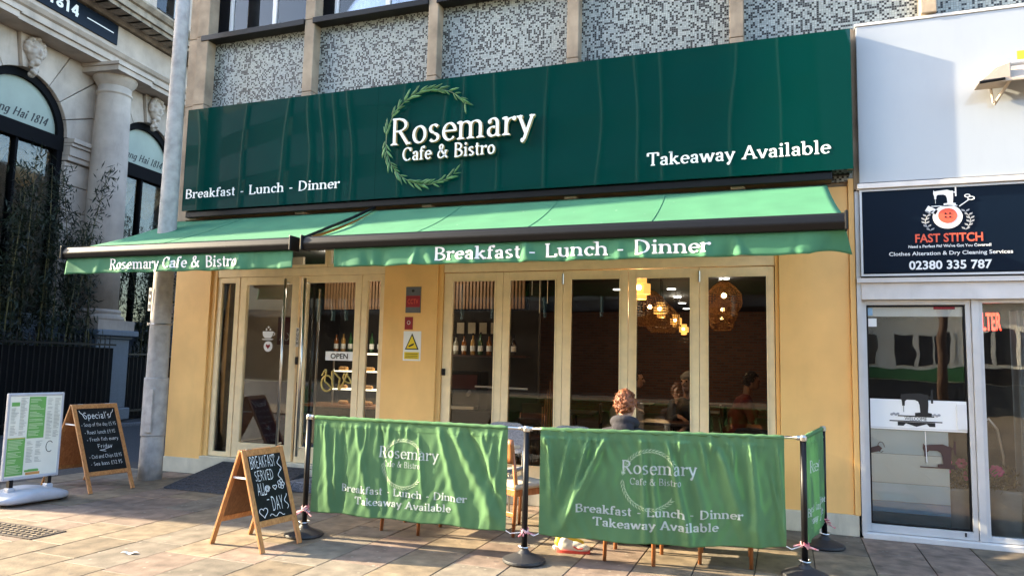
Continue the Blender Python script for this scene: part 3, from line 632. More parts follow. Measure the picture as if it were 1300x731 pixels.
a = 40
while a < 306:
    for side in (-1, 1):
        if rl.random() < .1: continue
        th = R(a+rl.uniform(-2, 2)); px, pz = WC[0]+WR*math.cos(th), WC[1]+WR*.98*math.sin(th)
        up = a < 180
        tang = th+math.pi/2*(-1 if a < 175 else 1); sp = R(rl.uniform(12, 34))*side
        o = bpy.data.objects.new('wreath_leaf', rl.choice(lm)); COL.objects.link(o); o.parent = wreath
        o.location = Vector((px, SY-.035-rl.uniform(0, .012), pz))-ORG[wreath.name]; o.rotation_euler = (0, -(tang+sp), 0); s_ = rl.uniform(.7, 1.0); o.scale = (s_, 1, s_)
    a += 5.6

# ---- awnings
def awning(name_label, xl0, xr0, xl1, xr1, vx0, text, tx0, tx1, tb, grp):
    aw = thing('awning', name_label, 'awning', ((xl0+xr0)/2, -.9, 2.6), group=grp)
    rr = random.Random(int(abs(xl0)*10))
    rip = [(rr.uniform(0, 1), rr.uniform(.01, .05), rr.uniform(.002, .008)) for _ in range(9)]
    def top(u, v):
        x = (xl1+(xr1-xl1)*u)*v+(xl0+(xr0-xl0)*u)*(1-v); y = -.14-1.44*v; z = 3.505+.425*y - .035*math.sin(math.pi*v)
        z += sum(a_*math.exp(-((u-c-.04*v)/w_)**2) for c, w_, a_ in rip)*v
        return (x, y, z)
    MB().grid(top, 90, 16).build('canvas', 'awning', aw, smooth=True, solid=.003)
    zb = 2.79
    MB().profx([(-1.58, zb+.06), (-1.64, zb+.07), (-1.70, zb+.045), (-1.715, zb-.02), (-1.69, zb-.075), (-1.60, zb-.08), (-1.575, zb-.02)], xl1, xr1).build('front_bar', 'black', aw, bev=.012)
    for x in (xl1, xr1): box('bar_end_cap', 'black' , aw, x-.012, x+.012, -1.725, -1.565, zb-.085, zb+.075, bev=.01)
    wv = [(rr.uniform(20, 60), rr.uniform(0, 6), rr.uniform(.002, .005)) for _ in range(3)]
    fl = [(vx0+(xr1-vx0)*rr.random(), rr.uniform(.03, .06), rr.uniform(-.024, .034), rr.uniform(-.5, .5)) for _ in range(int((xr1-vx0)*7))]
    zt, zbm = zb-.07, 2.525
    def vy(x, t):     # t 0 top, 1 bottom
        y = -1.655
        for f_, p_, a_ in wv: y += a_*math.sin(f_*x*.35+p_+t)*(.3+t)
        for c, w_, a_, k_ in fl: y -= (a_ if xr1 > 0 else a_*.55)*math.exp(-((x-c-k_*t*.2)/w_)**2)*(.15+t)
        return y
    def val(u, v):
        x = vx0+(xr1-vx0)*u; d = 0
        end = max(0, (x-(xr1-.28))/.28) if xr1 > 0 else 0
        endl = max(0, ((vx0+.2)-x)/.2) if xr1 < 0 else 0
        z = zt+(zbm-zt)*v + (.035*math.sin(min(1, end)*math.pi*.9)*v) - .012*(end**2)*v
        return (x+end*end*.05*v - endl*endl*.03*v, vy(x, v)+.10*end*end*v, z+.004*math.sin(x*14)*v)
    MB().grid(val, int((xr1-vx0)*70), 8).build('valance', 'awning', aw, smooth=True, solid=.002)
    hh = .125
    def fn(a_, b_, d_):
        x = tx0+a_; z = tb+b_; t = (zt-z)/(zt-zbm); return (x, vy(x, t)-.0065-d_, z)
    words('valance_lettering', 'whiteprint', aw, text, tx1-tx0, hh, T=.125, t=.05, fn=fn)
    for x in (xl0+.35, xr0-.35):      # folding arms under the canvas
        MB().tube([(x, -.1, 3.36), (x+(.5 if x < (xl0+xr0)/2 else -.5), -.8, 3.04), (x, -1.58, 2.76)], .022).build('folding_arm', 'black', aw)
    # stitched seams
    for k in range(1, int((xr0-xl0)/1.2)):
        u = k*1.2/(xr0-xl0); MB().tube([Vector(top(u, j/8))+Vector((0, 0, .004)) for j in range(9)], .003, 4).build('seam', 'awning', aw)
    return aw
aw2 = awning('long green awning over the windows with Breakfast - Lunch - Dinner on its valance', -4.80, .40, -4.72, .46, -4.36, 'Breakfast - Lunch - Dinner', -3.21, -.59, 2.565, 'awnings over the cafe front')
aw1 = awning('shorter green awning over the doors with Rosemary Cafe & Bistro on its valance', -8.0, -4.805, -8.17, -4.86, -8.13, 'Rosemary Cafe & Bistro', -7.44, -5.57, 2.565, 'awnings over the cafe front')
MB().tube([(-4.78, -.2, 3.47), (-4.77, -.75, 3.22), (-4.78, -1.56, 2.87)], .018).build('gap_strap', 'black', aw2)

# ---- notices on the pier and door glass
nb = thing('notice', 'grey and dark red notice at the top of the pier', 'notice', (-4.3, -.012, 2.17))
box('notice_board', 'notice_grey', nb, -4.40, -4.195, -.012, -.001, 2.17, 2.49, bev=.002); box('red_band', 'darkred', nb, -4.395, -4.2, -.0145, -.013, 2.24, 2.38)
sans('notice_lettering', 'CCTV', 'coral', nb, -4.37, -4.225, 2.28, .06, -.016); MB().ball((-4.3, -.016, 2.44), (.02, .003, .018)).build('camera_symbol', 'inkblack', nb)
nb = thing('notice', 'small dark red sticker with a white ring below the grey notice', 'notice', (-4.35, -.01, 1.96))
box('notice_board', 'darkred', nb, -4.405, -4.295, -.006, -.001, 1.965, 2.12); MB().tube([(-4.35+.02*math.cos(a*.6283), -.008, 2.05+.022*math.sin(a*.6283)) for a in range(11)], .003, 5).build('ring_symbol', 'whiteprint', nb)
nb = thing('hazard_notice', 'white notice with a yellow warning triangle on the yellow pier', 'notice', (-4.3, -.01, 1.58))
box('notice_board', 'whiteprint', nb, -4.415, -4.175, -.006, -.001, 1.585, 1.945)
MB().prism([(-4.39, 1.72), (-4.20, 1.72), (-4.295, 1.92)], -.009, -.007).build('triangle_border', 'inkblack', nb)
MB().prism([(-4.368, 1.733), (-4.222, 1.733), (-4.295, 1.888)], -.012, -.0095).build('yellow_triangle', 'hazard', nb)
MB().prism([(-4.33, 1.75), (-4.27, 1.775), (-4.26, 1.80), (-4.30, 1.785), (-4.34, 1.765)], -.0145, -.0125).build('hand_symbol', 'inkblack', nb)
box('yellow_caption', 'hazard', nb, -4.395, -4.195, -.009, -.007, 1.605, 1.69)
for z_ in (1.665, 1.642, 1.62): box('caption_line', 'inkblack', nb, -4.38, -4.21, -.0105, -.0095, z_, z_+.008)
op = thing('open_sign', 'white OPEN sign on the right hand door glass', 'sign', (-5.36, .07, 1.57))
box('sign_plate', 'whiteprint', op, -5.58, -5.16, .062, .068, 1.565, 1.68, bev=.002); sans('open_lettering', 'OPEN', 'inkblack', op, -5.50, -5.24, 1.59, .065, .060, .02)
gs = thing('gold_door_lettering', 'gold flourished script sticker below the OPEN sign', 'sticker', (-5.35, .066, 1.15))
cur = []
for t in range(0, 61):
    s_ = t/60; cur.append((-5.62+.52*s_+.03*math.sin(s_*31), .066, 1.32+.10*math.sin(s_*19+.5)+.03*math.sin(s_*41)))
MB().tube(cur, .011, 6).build('flourish', 'gold', gs)
MB().tube([(-5.54+.085*math.cos(t*.35+.6), .068, 1.27+.10*math.sin(t*.35+.6)) for t in range(15)], .012, 6).build('flourish', 'gold', gs)
MB().tube([(-5.20+.10*math.cos(t*.35+2.5), .068, 1.36+.075*math.sin(t*.35+2.5)) for t in range(14)], .010, 6).build('flourish', 'gold', gs)
cs = thing('cup_sticker', 'white coffee cup sticker on the left hand door glass', 'sticker', (-6.5, .068, 1.82))
MB().prism([(-6.59, 1.93), (-6.42, 1.93), (-6.43, 1.87), (-6.46, 1.84), (-6.55, 1.84), (-6.58, 1.87)], .064, .068).build('cup', 'whiteprint', cs); MB().prism([(-6.60, 1.83), (-6.41, 1.83), (-6.43, 1.815), (-6.58, 1.815)], .064, .068).build('saucer', 'whiteprint', cs)
MB().tube([(-6.42+.025*math.cos(t*.5-1.4), .066, 1.895+.022*math.sin(t*.5-1.4)) for t in range(7)], .006, 5).build('cup_handle', 'whiteprint', cs)
for x, z_ in ((-6.53, 1.955), (-6.50, 1.985), (-6.47, 1.955)): MB().ball((x, .066, z_), (.014, .003, .014)).build('steam_swirl', 'whiteprint', cs)
hs_ = thing('round_sticker', 'round white sticker with a red heart below the cup sticker', 'sticker', (-6.49, .068, 1.66))
MB().lathe([(.07, 0), (.07, .004)], n=24).xf(Matrix.Translation((-6.49, .068, 1.73)) @ Matrix.Rotation(R(90), 4, 'X')).build('disc', 'whiteprint', hs_)
MB().prism([(-6.49, 1.695), (-6.455, 1.735), (-6.465, 1.76), (-6.49, 1.745), (-6.515, 1.76), (-6.525, 1.735)], .0605, .0625).build('heart', 'darkred', hs_)

# entrance step and ramp mat
st = thing('entrance_step', 'speckled granite step against the door threshold', 'step', (-5.2, -.3, 0))
box('step_block', 'granite', st, -5.62, -4.74, -.52, -.045, .0, .12, bev=.008); box('cream_riser', 'white_plinth', st, -5.62, -4.74, -.16, -.045, .123, .20, bev=.005)
rm = thing('ramp_mat', 'dark ribbed mat sloping up to the cafe doors', 'mat', (-6.3, -.5, 0))
MB().profx([(-1.04, .002), (-1.03, .018), (-.05, .205), (-.05, .002)], -7.02, -5.625).build('ramp', 'matting', rm, bev=.004)
for k in range(12): MB().profx([(-.98+k*.078, .033+k*.01485), (-.955+k*.078, .038+k*.01485), (-.955+k*.078, .030+k*.01485), (-.98+k*.078, .026+k*.01485)], -7.0, -5.645).build('rib', 'matting', rm)

# ================================================================== TAILOR'S SHOP
ts = thing('tailor_shop', 'white clothes alteration shop front beside the yellow cafe', 'building', (2.7, 0, 0))
box('shop_wall', 'stone', ts, .71, 8, .12, 14, 3.36, 3.45); box('side_return', 'alu', ts, .66, .70, -.05, .3, .02, 3.38)
box('cornice_strip', 'shopwhite', ts, .68, 8, -.14, .12, 3.385, 3.435, bev=.004)
wpnl = box('white_fascia', 'whitepanel', ts, .70, 4.4, -.12, -.0, 3.445, 5.06, bev=.006); box('fascia_trim', 'shopwhite', ts, .69, 4.42, -.13, .0, 5.063, 5.09)
box('fascia_trim', 'shopwhite', ts, .66, 8, -.09, .12, 2.455, 2.50)
box('head_board', 'shopwhite', ts, .70, 8, -.06, .12, 2.29, 2.452, bev=.004)
nv = box('navy_sign', 'navy', ts, .725, 4.4, -.10, .1, 2.545, 3.36, bev=.003); MB().frame(.70, 4.42, 2.515, 3.38, -.108, -.09, .02).build('sign_edge', 'alu', nv)
NY = -.1035
sans('shop_name_lettering', 'FAST STITCH', 'coral', nv, 1.18, 1.745, 2.835, .08, NY, .022)
sans('strapline_lettering', "Need a Perfect Fit? We've Got You Covered!", 'whiteprint', nv, 1.12, 1.81, 2.783, .026, NY, .02)
sans('services_lettering', 'Clothes Alteration & Dry Cleaning Services', 'whiteprint', nv, .95, 1.98, 2.71, .036, NY, .012)
sans('phone_lettering', '02380 335 787', 'whiteprint', nv, 1.12, 1.81, 2.575, .08, NY, .025)
def disc(n_, mt, p, cx, cz, rx, rz, y, th=.002, seg=28): return MB().prism([(cx+rx*math.cos(6.2832*i/seg), cz+rz*math.sin(6.2832*i/seg)) for i in range(seg)], y-th, y).build(n_, mt, p)
disc('logo_plate', 'whiteprint', nv, 1.46, 3.075, .125, .115, NY); disc('logo_button', 'coral', nv, 1.46, 3.085, .08, .072, NY-.003)
for dx in (-.018, .02):
    for dz in (-.014, .02): disc('button_hole', 'navy', nv, 1.46+dx, 3.085+dz, .009, .008, NY-.006, seg=10)
def machine(mb, x0, z0, s_, y0, y1):
    """sewing machine outline"""
    P_ = [(0, .62), (.02, .80), (.06, .74), (.2, .76), (.62, .80), (.78, .74), (.88, .74), (.88, .40), (.86, .12), (.98, .1), (.98, 0), (.45, 0), (.45, .1), (.62, .12), (.60, .38), (.56, .5), (.45, .56), (.2, .56), (.14, .50), (.13, .34), (.10, .34), (.10, .12), (.085, .12), (.085, .34), (.05, .34), (.04, .50)]
    mb.prism([(x0+x*s_, z0+z*s_) for x, z in P_], y0, y1); mb.prism([(x0-.1*s_, z0), (x0+1.05*s_, z0), (x0+1.05*s_, z0-.04*s_), (x0-.1*s_, z0-.04*s_)], y0, y1)
    mb.box(x0+.9*s_, x0+.96*s_, y0, y1, z0+.62*s_, z0+.7*s_); mb.box(x0+.965*s_, x0+1.03*s_, y0, y1, z0+.45*s_, z0+.92*s_); return mb
machine(MB(), 1.345, 3.185, .19, NY-.002, NY).build('logo_sewing_machine', 'whiteprint', nv)
MB().prism([(1.27, 3.14), (1.36, 3.10), (1.38, 3.14), (1.30, 3.19)], NY-.002, NY).build('logo_thread_reel', 'whiteprint', nv)
MB().tube([(1.66+.028*math.cos(i*.7), NY, 3.245+.016*math.sin(i*.7)) for i in range(10)], .005, 5).tube([(1.63+.022*math.cos(i*.7), NY, 3.27+.014*math.sin(i*.7)) for i in range(10)], .005, 5).tube([(1.645, NY, 3.235), (1.56, NY, 3.17)], .005, 5).build('logo_scissors', 'whiteprint', nv)
for sd_ in (-1, 1):
    mb = MB(); mb.tube([(1.46+sd_*(.13+.06*math.sin(t*.5+.3)), NY, 2.945+t*.034) for t in range(6)], .003, 5)
    for t in range(6):
        for q in (-1, 1):
            cx, cz = 1.46+sd_*(.13+.06*math.sin(t*.5+.3)), 2.945+t*.034; mb.prism([(cx, cz), (cx+q*.03, cz+.012), (cx+q*.034, cz+.028), (cx+q*.01, cz+.02)], NY-.002, NY)
    mb.build('logo_laurel', 'grey', nv)
for k in range(3): MB().prism([(2.16+k*.06, 3.36), (2.2+k*.06, 3.36), (2.22+k*.06, 3.32)], NY-.002, NY).build('orange_corner_mark', 'coral', nv)
# door and window
box('shop_sill', 'shopwhite', ts, .67, 8, -.06, .3, .0, .05, bev=.004)
MB().frame(.702, 1.645, .055, 2.287, .02, .09, .045, .075).build('door_frame', 'alu', ts, bev=.003)
dr = MB().frame(.75, 1.597, .135, 2.235, .03, .075, .012, .012).build('door', 'black', ts); box('glass_pane', 'pane_dark', dr, .752, 1.595, .05, .056, .14, 2.232)
box('mullion', 'alu', ts, 1.648, 1.71, .0, .1, .055, 2.287, bev=.003)
MB().frame(1.713, 4.3, .055, 2.287, .02, .09, .03, .05).build('window_frame', 'alu', ts, bev=.003); box('glass_pane', 'pane_dark', ts, 1.735, 4.28, .05, .056, .1, 2.26)
box('door_lock', 'inkblack', dr, 1.53, 1.545, .012, .02, .085, .12)
box('top_film', 'whiteprint', dr, .752, 1.595, .058, .062, 2.13, 2.228); box('red_film_mark', 'darkred', dr, 1.34, 1.52, .044, .048, 2.2, 2.225); box('blue_sticker', 'blueblind', dr, .757, .805, .044, .048, 2.14, 2.215); box('white_sticker', 'whiteprint', dr, .765, .84, .044, .048, 2.03, 2.11)
wl = thing('welcome_panel', 'white WELCOME panel with black sewing machine on the shop door', 'sign', (1.18, .045, 1.03))
box('panel', 'whiteprint', wl, .755, 1.592, .036, .046, 1.035, 1.325, bev=.003); box('panel_edge', 'alu', wl, .76, 1.587, .033, .0355, 1.05, 1.055); box('letter_plate', 'white', wl, 1.50, 1.585, .026, .0355, 1.06, 1.30, bev=.004)
machine(MB(), 1.03, 1.175, .27, .033, .0355).build('sewing_machine_emblem', 'inkblack', wl)
box('emblem_bar', 'inkblack', wl, .93, 1.38, .033, .0355, 1.115, 1.125); sans('welcome_lettering', 'WELCOME', 'inkblack', wl, 1.06, 1.25, 1.130, .033, .034)
MB().prism([(1.0, 1.112), (1.32, 1.112), (1.32, 1.075), (1.27, 1.075), (1.25, 1.1), (1.16, 1.07), (1.07, 1.1), (1.05, 1.075), (1.0, 1.075)], .033, .0355).build('emblem_scroll', 'inkblack', wl)
for k in range(8):
    x = (.95+k*.018) if k < 4 else (1.30+(k-4)*.018); MB().ball((x, .034, 1.18+.008*(k % 2)), (.014, .0015, .012), 6, 4).build('emblem_flower', 'grey', wl)
box('window_film', 'filmgrey', dr, .755, 1.43, .064, .068, .523, .797)
for mt_, za, zb_ in (('film', .80, 1.03), ('film', .35, .52), ('film2', .245, .347), ('film3', .145, .242)): box('window_film', mt_, dr, .755, 1.43, .064, .068, za, zb_)
machine(MB(), 1.21, .70, .27, .044, .047).build('sewing_machine_decal', 'decal', dr)
MB().prism([(.757, .80), (.84, .82), (.86, .85), (.83, .875), (.757, .85)], .044, .047).tube([(.85+.03*math.cos(i*.6), .045, .86+.05*math.sin(i*.6)) for i in range(10)], .003, 5).build('flat_iron_decal', 'decal', dr)
MB().tube([(1.235, .045, 1.03), (1.24, .045, .74)], .004, 5).build('blind_cord', 'whiteprint', dr)
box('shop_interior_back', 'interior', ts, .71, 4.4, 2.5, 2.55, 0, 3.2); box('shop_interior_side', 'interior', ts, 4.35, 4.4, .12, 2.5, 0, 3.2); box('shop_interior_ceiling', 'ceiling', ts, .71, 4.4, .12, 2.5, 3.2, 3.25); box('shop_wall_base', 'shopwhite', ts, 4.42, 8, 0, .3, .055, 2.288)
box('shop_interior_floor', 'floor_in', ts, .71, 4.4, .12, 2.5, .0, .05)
curtain(2.02, 2.9, .12, 2.2, .25, .035, 6, 3).build('grey_curtain', 'greycurtain', ts)
rn = thing('neon_sign', 'red lit lettering at the top of the tailor shop window', 'sign', (1.85, .4, 2.0)); sans('neon_lettering', 'ALTER', 'red_led', rn, 1.76, 1.98, 2.02, .17, .4, .02)
def tub(x, y, lab):
    t = thing('flower_tub', lab, 'plant pot', (x, y, .05), group='tubs of flowers in the shop window')
    MB().lathe([(.13, 0), (.15, .02), (.2, .42), (.205, .45), (.18, .45), (.17, .4)], (x, y, .05), 20).build('tub', 'terracotta', t, smooth=True)
    f = MB(); rr = random.Random(int(x*100))
    for k in range(420):
        a = rr.uniform(0, 6.3); r_ = rr.random()**.5*.3; p = Vector((x+r_*math.cos(a), y+r_*math.sin(a)*.7, .48+rr.random()*.26*(1-r_)+.0)); q = Vector((rr.uniform(-1, 1), rr.uniform(-1, 1), rr.uniform(-1, 1))).normalized()*.035; s2 = q.cross(Vector((rr.random(), rr.random(), 1))).normalized()*.012
        f.add([p-q, p+s2, p+q, p-s2], [(0, 1, 2, 3)])
    f.build('foliage', 'drygreen', t, kind='stuff', flip=False)
    for k in range(5):
        a = rr.uniform(3.2, 6.2); c = Vector((x+.22*math.cos(a), y+.15*math.sin(a), .6+rr.random()*.18)); mb = MB()
        for j in range(6): mb.ball(c+Vector((.03*math.cos(j*1.05), -.01, .03*math.sin(j*1.05))), (.022, .012, .022), 6, 4)
        mb.build('flower', 'pinkflower', t)
tub(1.53, .34, 'pale tub of olive foliage and pink flowers standing in for a planter reflected in the shop door'); tub(1.98, .42, 'pale tub of pink flowers beside the grey curtain')  # the door tub stands in for a street planter mirrored in the glass
hr = thing('coat_rail', 'bent steel rail standing behind the shop window', 'rail', (1.85, .6, .05)); MB().tube([(1.98, .5, .06), (1.97, .5, .8), (1.93, .5, 1.05), (1.86, .5, 1.15), (1.78, .5, 1.1)], .014).build('rail_tube', 'steel', hr, smooth=True)
br = thing('projecting_canopy', 'small beige curved canopy on brackets against the white fascia', 'canopy', (2.2, -.3, 4.1))
MB().profx([(-.12, 4.42), (-.2, 4.43), (-.33, 4.37), (-.42, 4.27), (-.42, 4.25), (-.34, 4.27), (-.21, 4.36), (-.12, 4.37)], 1.78, 3.2).build('hood', 'bath', br, smooth=False)
MB().prism([(1.70, 4.27), (1.83, 4.39), (1.95, 4.43), (1.95, 4.27)], -.42, -.16).build('hood_end', 'bath', br, bev=.01)
MB().cyl((1.93, -.3, 4.45), (3.2, -.3, 4.47), .025).build('rail_tube', 'alu', br); MB().tube([(1.87, -.16, 4.12), (1.97, -.36, 4.3)], .014).tube([(1.85, -.14, 4.30), (1.85, -.2, 4.12)], .01).build('strut', 'bath', br)
MB().cyl((1.70, -.42, 4.255), (1.9, -.42, 4.27), .014).build('front_rod', 'black', br); box('yellow_tag', 'hazard', br, 2.03, 2.12, -.31, -.30, 4.48, 4.56)

# ================================================================== CLASSICAL BUILDING AT THE LEFT (local frame: x along its front, -y out of it)
BAZ = R(97.30)
bank = thing('classical_building', 'pale limestone classical building with arched windows and a tall column', 'building', (-16.2, 6.2, 0), BAZ, local=True)
box('main_wall', 'joint', bank, -7.9, 9, .85, 9, 0, 14)
box('wall_core', 'joint', bank, -7.9, 9, .285, .85, 8.4, 14)
for cx in (.62-3.87*1.5, .62-1.935, .62+1.935, .62+3.87*1.5): box('pier_core', 'joint', bank, max(-7.9, cx-.73), min(9, cx+.73), .285, .85, 0, 8.4)
box('shade_annex', 'bath', bank, -9.95, -7.9, -.1, 9, 0, 5.1); box('shade_annex_coping', 'bath', bank, -10.0, -7.905, -.2, 9, 5.1, 5.3)  # unseen low annex, added to cast the shade edge on the paving
box('shade_storey_return', 'bath', bank, -8.6, -7.903, -.35, 9, 10.2, 14)  # unseen overhang, added to keep the sun off the upper cafe front
BAY = 3.87; ACX = [.62-BAY, .62, .62+BAY]; AR = 1.2; ZS = 6.62
box('side_fill', 'bath', bank, -7.9, ACX[0]-BAY/2-.003, -.02, .25, 0, 8.55)
for ci, cx in enumerate(ACX):
    # voussoirs: wedge stones out to a stepped edge
    NV = 9
    def outer(a):
        c, s_ = math.cos(a), math.sin(a); hx, hz = BAY/2-.003, 8.545-ZS
        t = min(hx/abs(c) if abs(c) > 1e-6 else 9, hz/s_ if s_ > 1e-6 else 9); return (cx+c*t, ZS+s_*t)
    for k in range(NV):
        a0 = math.pi*k/NV+.006; a1 = math.pi*(k+1)/NV-.006; key = k == NV//2
        inn = [(cx+AR*math.cos(a0+(a1-a0)*j/3), ZS+AR*math.sin(a0+(a1-a0)*j/3)) for j in range(4)]
        o1, o0 = outer(a1), outer(a0); ac = math.atan2(8.545-ZS, BAY/2); mid = []
        for corner in (ac, math.pi-ac):
            if a0 < corner < a1: mid = [outer(corner)]
        MB().prism([*inn, o1, *mid, o0], -.05 if not key else -.14, .28).build('keystone' if key else 'voussoir', 'bath', bank, bev=.014)
    # pier stones each side below the springing
    for sgn in (-1, 1):
        xa, xb = cx+sgn*AR, cx+sgn*(BAY/2-.003); lo, hi = min(xa, xb), max(xa, xb); zz = 2.42
        while zz < 6.0:
            z1 = min(zz+.62, 6.07); box('pier_stone', 'bath', bank, lo, hi, -.05, .28, zz+.008, z1-.008, bev=.014); zz += .62
        imp = MB()
        for (za, zb, pr) in ((6.08, 6.2, .08), (6.2, 6.42, .12), (6.42, 6.5, .17), (6.5, 6.61, .22)): imp.box(lo if sgn > 0 else lo, hi, -.05-pr, .28, za, zb-.004)
        imp.build('impost_moulding', 'bath', bank, bev=.012)
    # window in the arch
    win = MB(); n_ = 24; ring = []
    for i in range(n_): 
        a, b = math.pi*i/n_, math.pi*(i+1)/n_
        win.prism([(cx+1.195*math.cos(a), ZS+1.195*math.sin(a)), (cx+1.195*math.cos(b), ZS+1.195*math.sin(b)), (cx+1.02*math.cos(b), ZS+1.02*math.sin(b)), (cx+1.02*math.cos(a), ZS+1.02*math.sin(a))], .04, .2)
    win.box(cx-1.195, cx+1.195, .02, .2, 6.28, ZS).box(cx-1.195, cx-1.05, .04, .2, 2.3, 6.28).box(cx+1.05, cx+1.195, .04, .2, 2.3, 6.28).box(cx-.03, cx+.03, .06, .2, 2.3, 6.28)
    wf = win.build('arched_window', 'blackmatt', bank)
    fl = [(cx+1.03*math.cos(math.pi*i/20), ZS+1.03*math.sin(math.pi*i/20)) for i in range(21)]
    MB().prism(fl, .12, .14).build('fanlight', 'fanlight', wf)
    text_mb('Shang Hai 1814', 1.62, .20, T=.15, t=.045, serif=False, italic=.45, x0=cx-.86, z0=ZS+.14, y0=.118, depth=.002).build('shang_hai_lettering', 'inkblack', wf)
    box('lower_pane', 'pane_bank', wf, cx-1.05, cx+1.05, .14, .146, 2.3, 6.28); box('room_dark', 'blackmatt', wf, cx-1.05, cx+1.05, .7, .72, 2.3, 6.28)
    for sx_, w0 in ((-.55, .5), (.45, .55)):
        def swag(u, v, c_=cx+sx_, w0=w0):
            x = c_-w0+2*w0*u; return (x, .24+.04*math.sin(v*14), 6.26-(.25+.75*math.sin(math.pi*u)**.8)*v-.02*math.sin(v*18))
        MB().grid(swag, 16, 14).build('gold_swag', 'goldcurtain', wf, smooth=True)
    MB().grid(lambda u, v: (cx+.55+.45*u, .42+.04*math.sin(u*28), 2.4+3.8*v), 24, 3).build('side_curtain', 'dimcurtain', wf)
    # carved mask on the keystone
    mx_, mz = cx, 8.18; mk = MB()
    mk.ball((mx_, -.2, mz), (.19, .16, .27), 14, 10).ball((mx_, -.34, mz-.02), (.045, .09, .09), 8, 6).ball((mx_, -.3, mz-.12), (.1, .08, .035), 8, 5).ball((mx_, -.27, mz-.22), (.1, .09, .08), 8, 6)
    for q in (-1, 1): mk.ball((mx_+q*.085, -.31, mz+.09), (.07, .05, .03), 8, 5).ball((mx_+q*.11, -.28, mz-.03), (.07, .07, .08), 8, 6).ball((mx_+q*.075, -.315, mz+.045), (.035, .03, .02), 6, 5)
    rr = random.Random(ci)
    for k in range(26):
        a = R(-30+k*9.6); mk.ball((mx_+.21*math.cos(a)+rr.uniform(-.02, .02), -.2+rr.uniform(-.07, .03), mz+.08+.23*math.sin(a)), (.055, .07, .055), 7, 5)
    for k in range(12): mk.ball((mx_+rr.uniform(-.1, .1), -.22+rr.uniform(-.05, .05), mz-.28-k*.018), (.055, .06, .05), 7, 5)
    mk.ball((mx_, -.16, mz-.5), (.09, .07, .07), 8, 6)
    mk.build('carved_mask', 'bath', bank, remesh=.016)
# columns at the bay divisions
for k, sx_ in enumerate([.62-BAY*1.5, .62-BAY*.5, .62+BAY*.5]):
    sx_ += .12; cy = -.5
    pz = MB().box(sx_-.60, sx_+.60, cy-.60, .2, .0, .28).box(sx_-.52, sx_+.52, cy-.52, .2, .28, 1.92).box(sx_-.56, sx_+.56, cy-.56, .2, 1.92, 1.99).box(sx_-.66, sx_+.66, cy-.66, .2, 1.99, 2.13).build('pedestal', 'pedestal', bank, bev=.02)
    c_ = MB().lathe([(.44, 0), (.43, 1.6), (.41, 3.6), (.375, 5.25), (.38, 5.28), (.405, 5.29), (.405, 5.33), (.375, 5.34), (.375, 5.5)], (sx_, cy, 2.62), 40).build('column', 'bath', bank, smooth=True)
    MB().box(sx_-.58, sx_+.58, cy-.58, cy+.58, 2.135, 2.36).lathe([(.57, 0), (.585, .04), (.57, .1), (.52, .11), (.50, .15), (.515, .2), (.50, .24), (.475, .26)], (sx_, cy, 2.36), 40).build('column_base', 'bath', c_)
    MB().lathe([(.375, 0), (.39, .02), (.47, .14), (.50, .2), (.50, .24)], (sx_, cy, 8.10), 40).box(sx_-.58, sx_+.58, cy-.58, .2, 8.34, 8.47).box(sx_-.62, sx_+.62, cy-.62, .2, 8.47, 8.545).build('capital', 'bath', c_)
base_l = box('base_course', 'pedestal', bank, -7.9, 9, -.25, .249, 0, 2.3, bev=.01); box('sill_course', 'pedestal', bank, -7.9, 9, -.32, .249, 2.303, 2.41, bev=.01)
ent = [(.2, 8.55), (-.62, 8.55), (-.62, 8.66), (-.68, 8.67), (-.68, 8.82), (-.74, 8.85), (-.80, 8.93), (-.80, 8.97), (-.66, 9.0), (-.66, 9.62), (-.72, 9.66), (-.86, 9.74), (-1.0, 9.78), (-1.35, 9.80), (-1.35, 9.96), (-1.42, 9.98), (-1.5, 10.08), (-1.5, 10.13), (.2, 10.15)]
MB().profx(ent[:9]+[(.2, 9.0)], -7.9, 9).build('architrave', 'bath', bank); MB().profx([(.2, 9.003), (-.66, 9.003), (-.66, 9.62), (.2, 9.62)], -7.9, 9).build('frieze', 'bath', bank)
MB().profx([(.2, 9.623)]+ent[10:], -7.9, 9).build('cornice', 'bath_dark', bank)
for k in range(45): box('dentil', 'bath_dark', bank, -7.8+k*.36, -8.24+k*.36, -1.28, -.9, 9.70, 9.797)
for k in range(1, 7): box('upper_pier', 'bath', bank, -8.5+k*2.5-.0, -7.3+k*2.5, -.35, .284, 10.15, 13.9, bev=.01)
for k in range(1, 6):
    f = MB().frame(-7.28+k*2.5, -6.02+k*2.5, 10.2, 13.2, .0, .1, .1).build('upper_window', 'white', bank); box('upper_pane', 'pane_up', f, -7.2+k*2.5, -6.1+k*2.5, .04, .046, 10.3, 13.1)
    MB().grid(lambda u, v, k=k: (-7.1+k*2.5+.95*u, .16+.03*math.sin(u*40), 10.25+2.9*v), 40, 2).build('net_curtain', 'bluecurtain', f)
    rg = MB().cyl((-7.28+k*2.5, -.3, 10.95), (-6.02+k*2.5, -.3, 10.95), .018)
    for j in range(3): rg.cyl((-7.2+k*2.5+j*.55, -.3, 10.16), (-7.2+k*2.5+j*.55, -.3, 10.95), .012, n=6)
    rg.build('balcony_rail', 'black', bank)
bs = box('black_sign', 'navy', bank, -6.2, -1.45, -.70, -.664, 9.10, 9.60, bev=.008)
text_mb('1814', .85, .27, T=.15, t=.13, serif=False, x0=-3.5, z0=9.23, y0=-.702, depth=.003).build('year_lettering', 'whiteprint', bs)
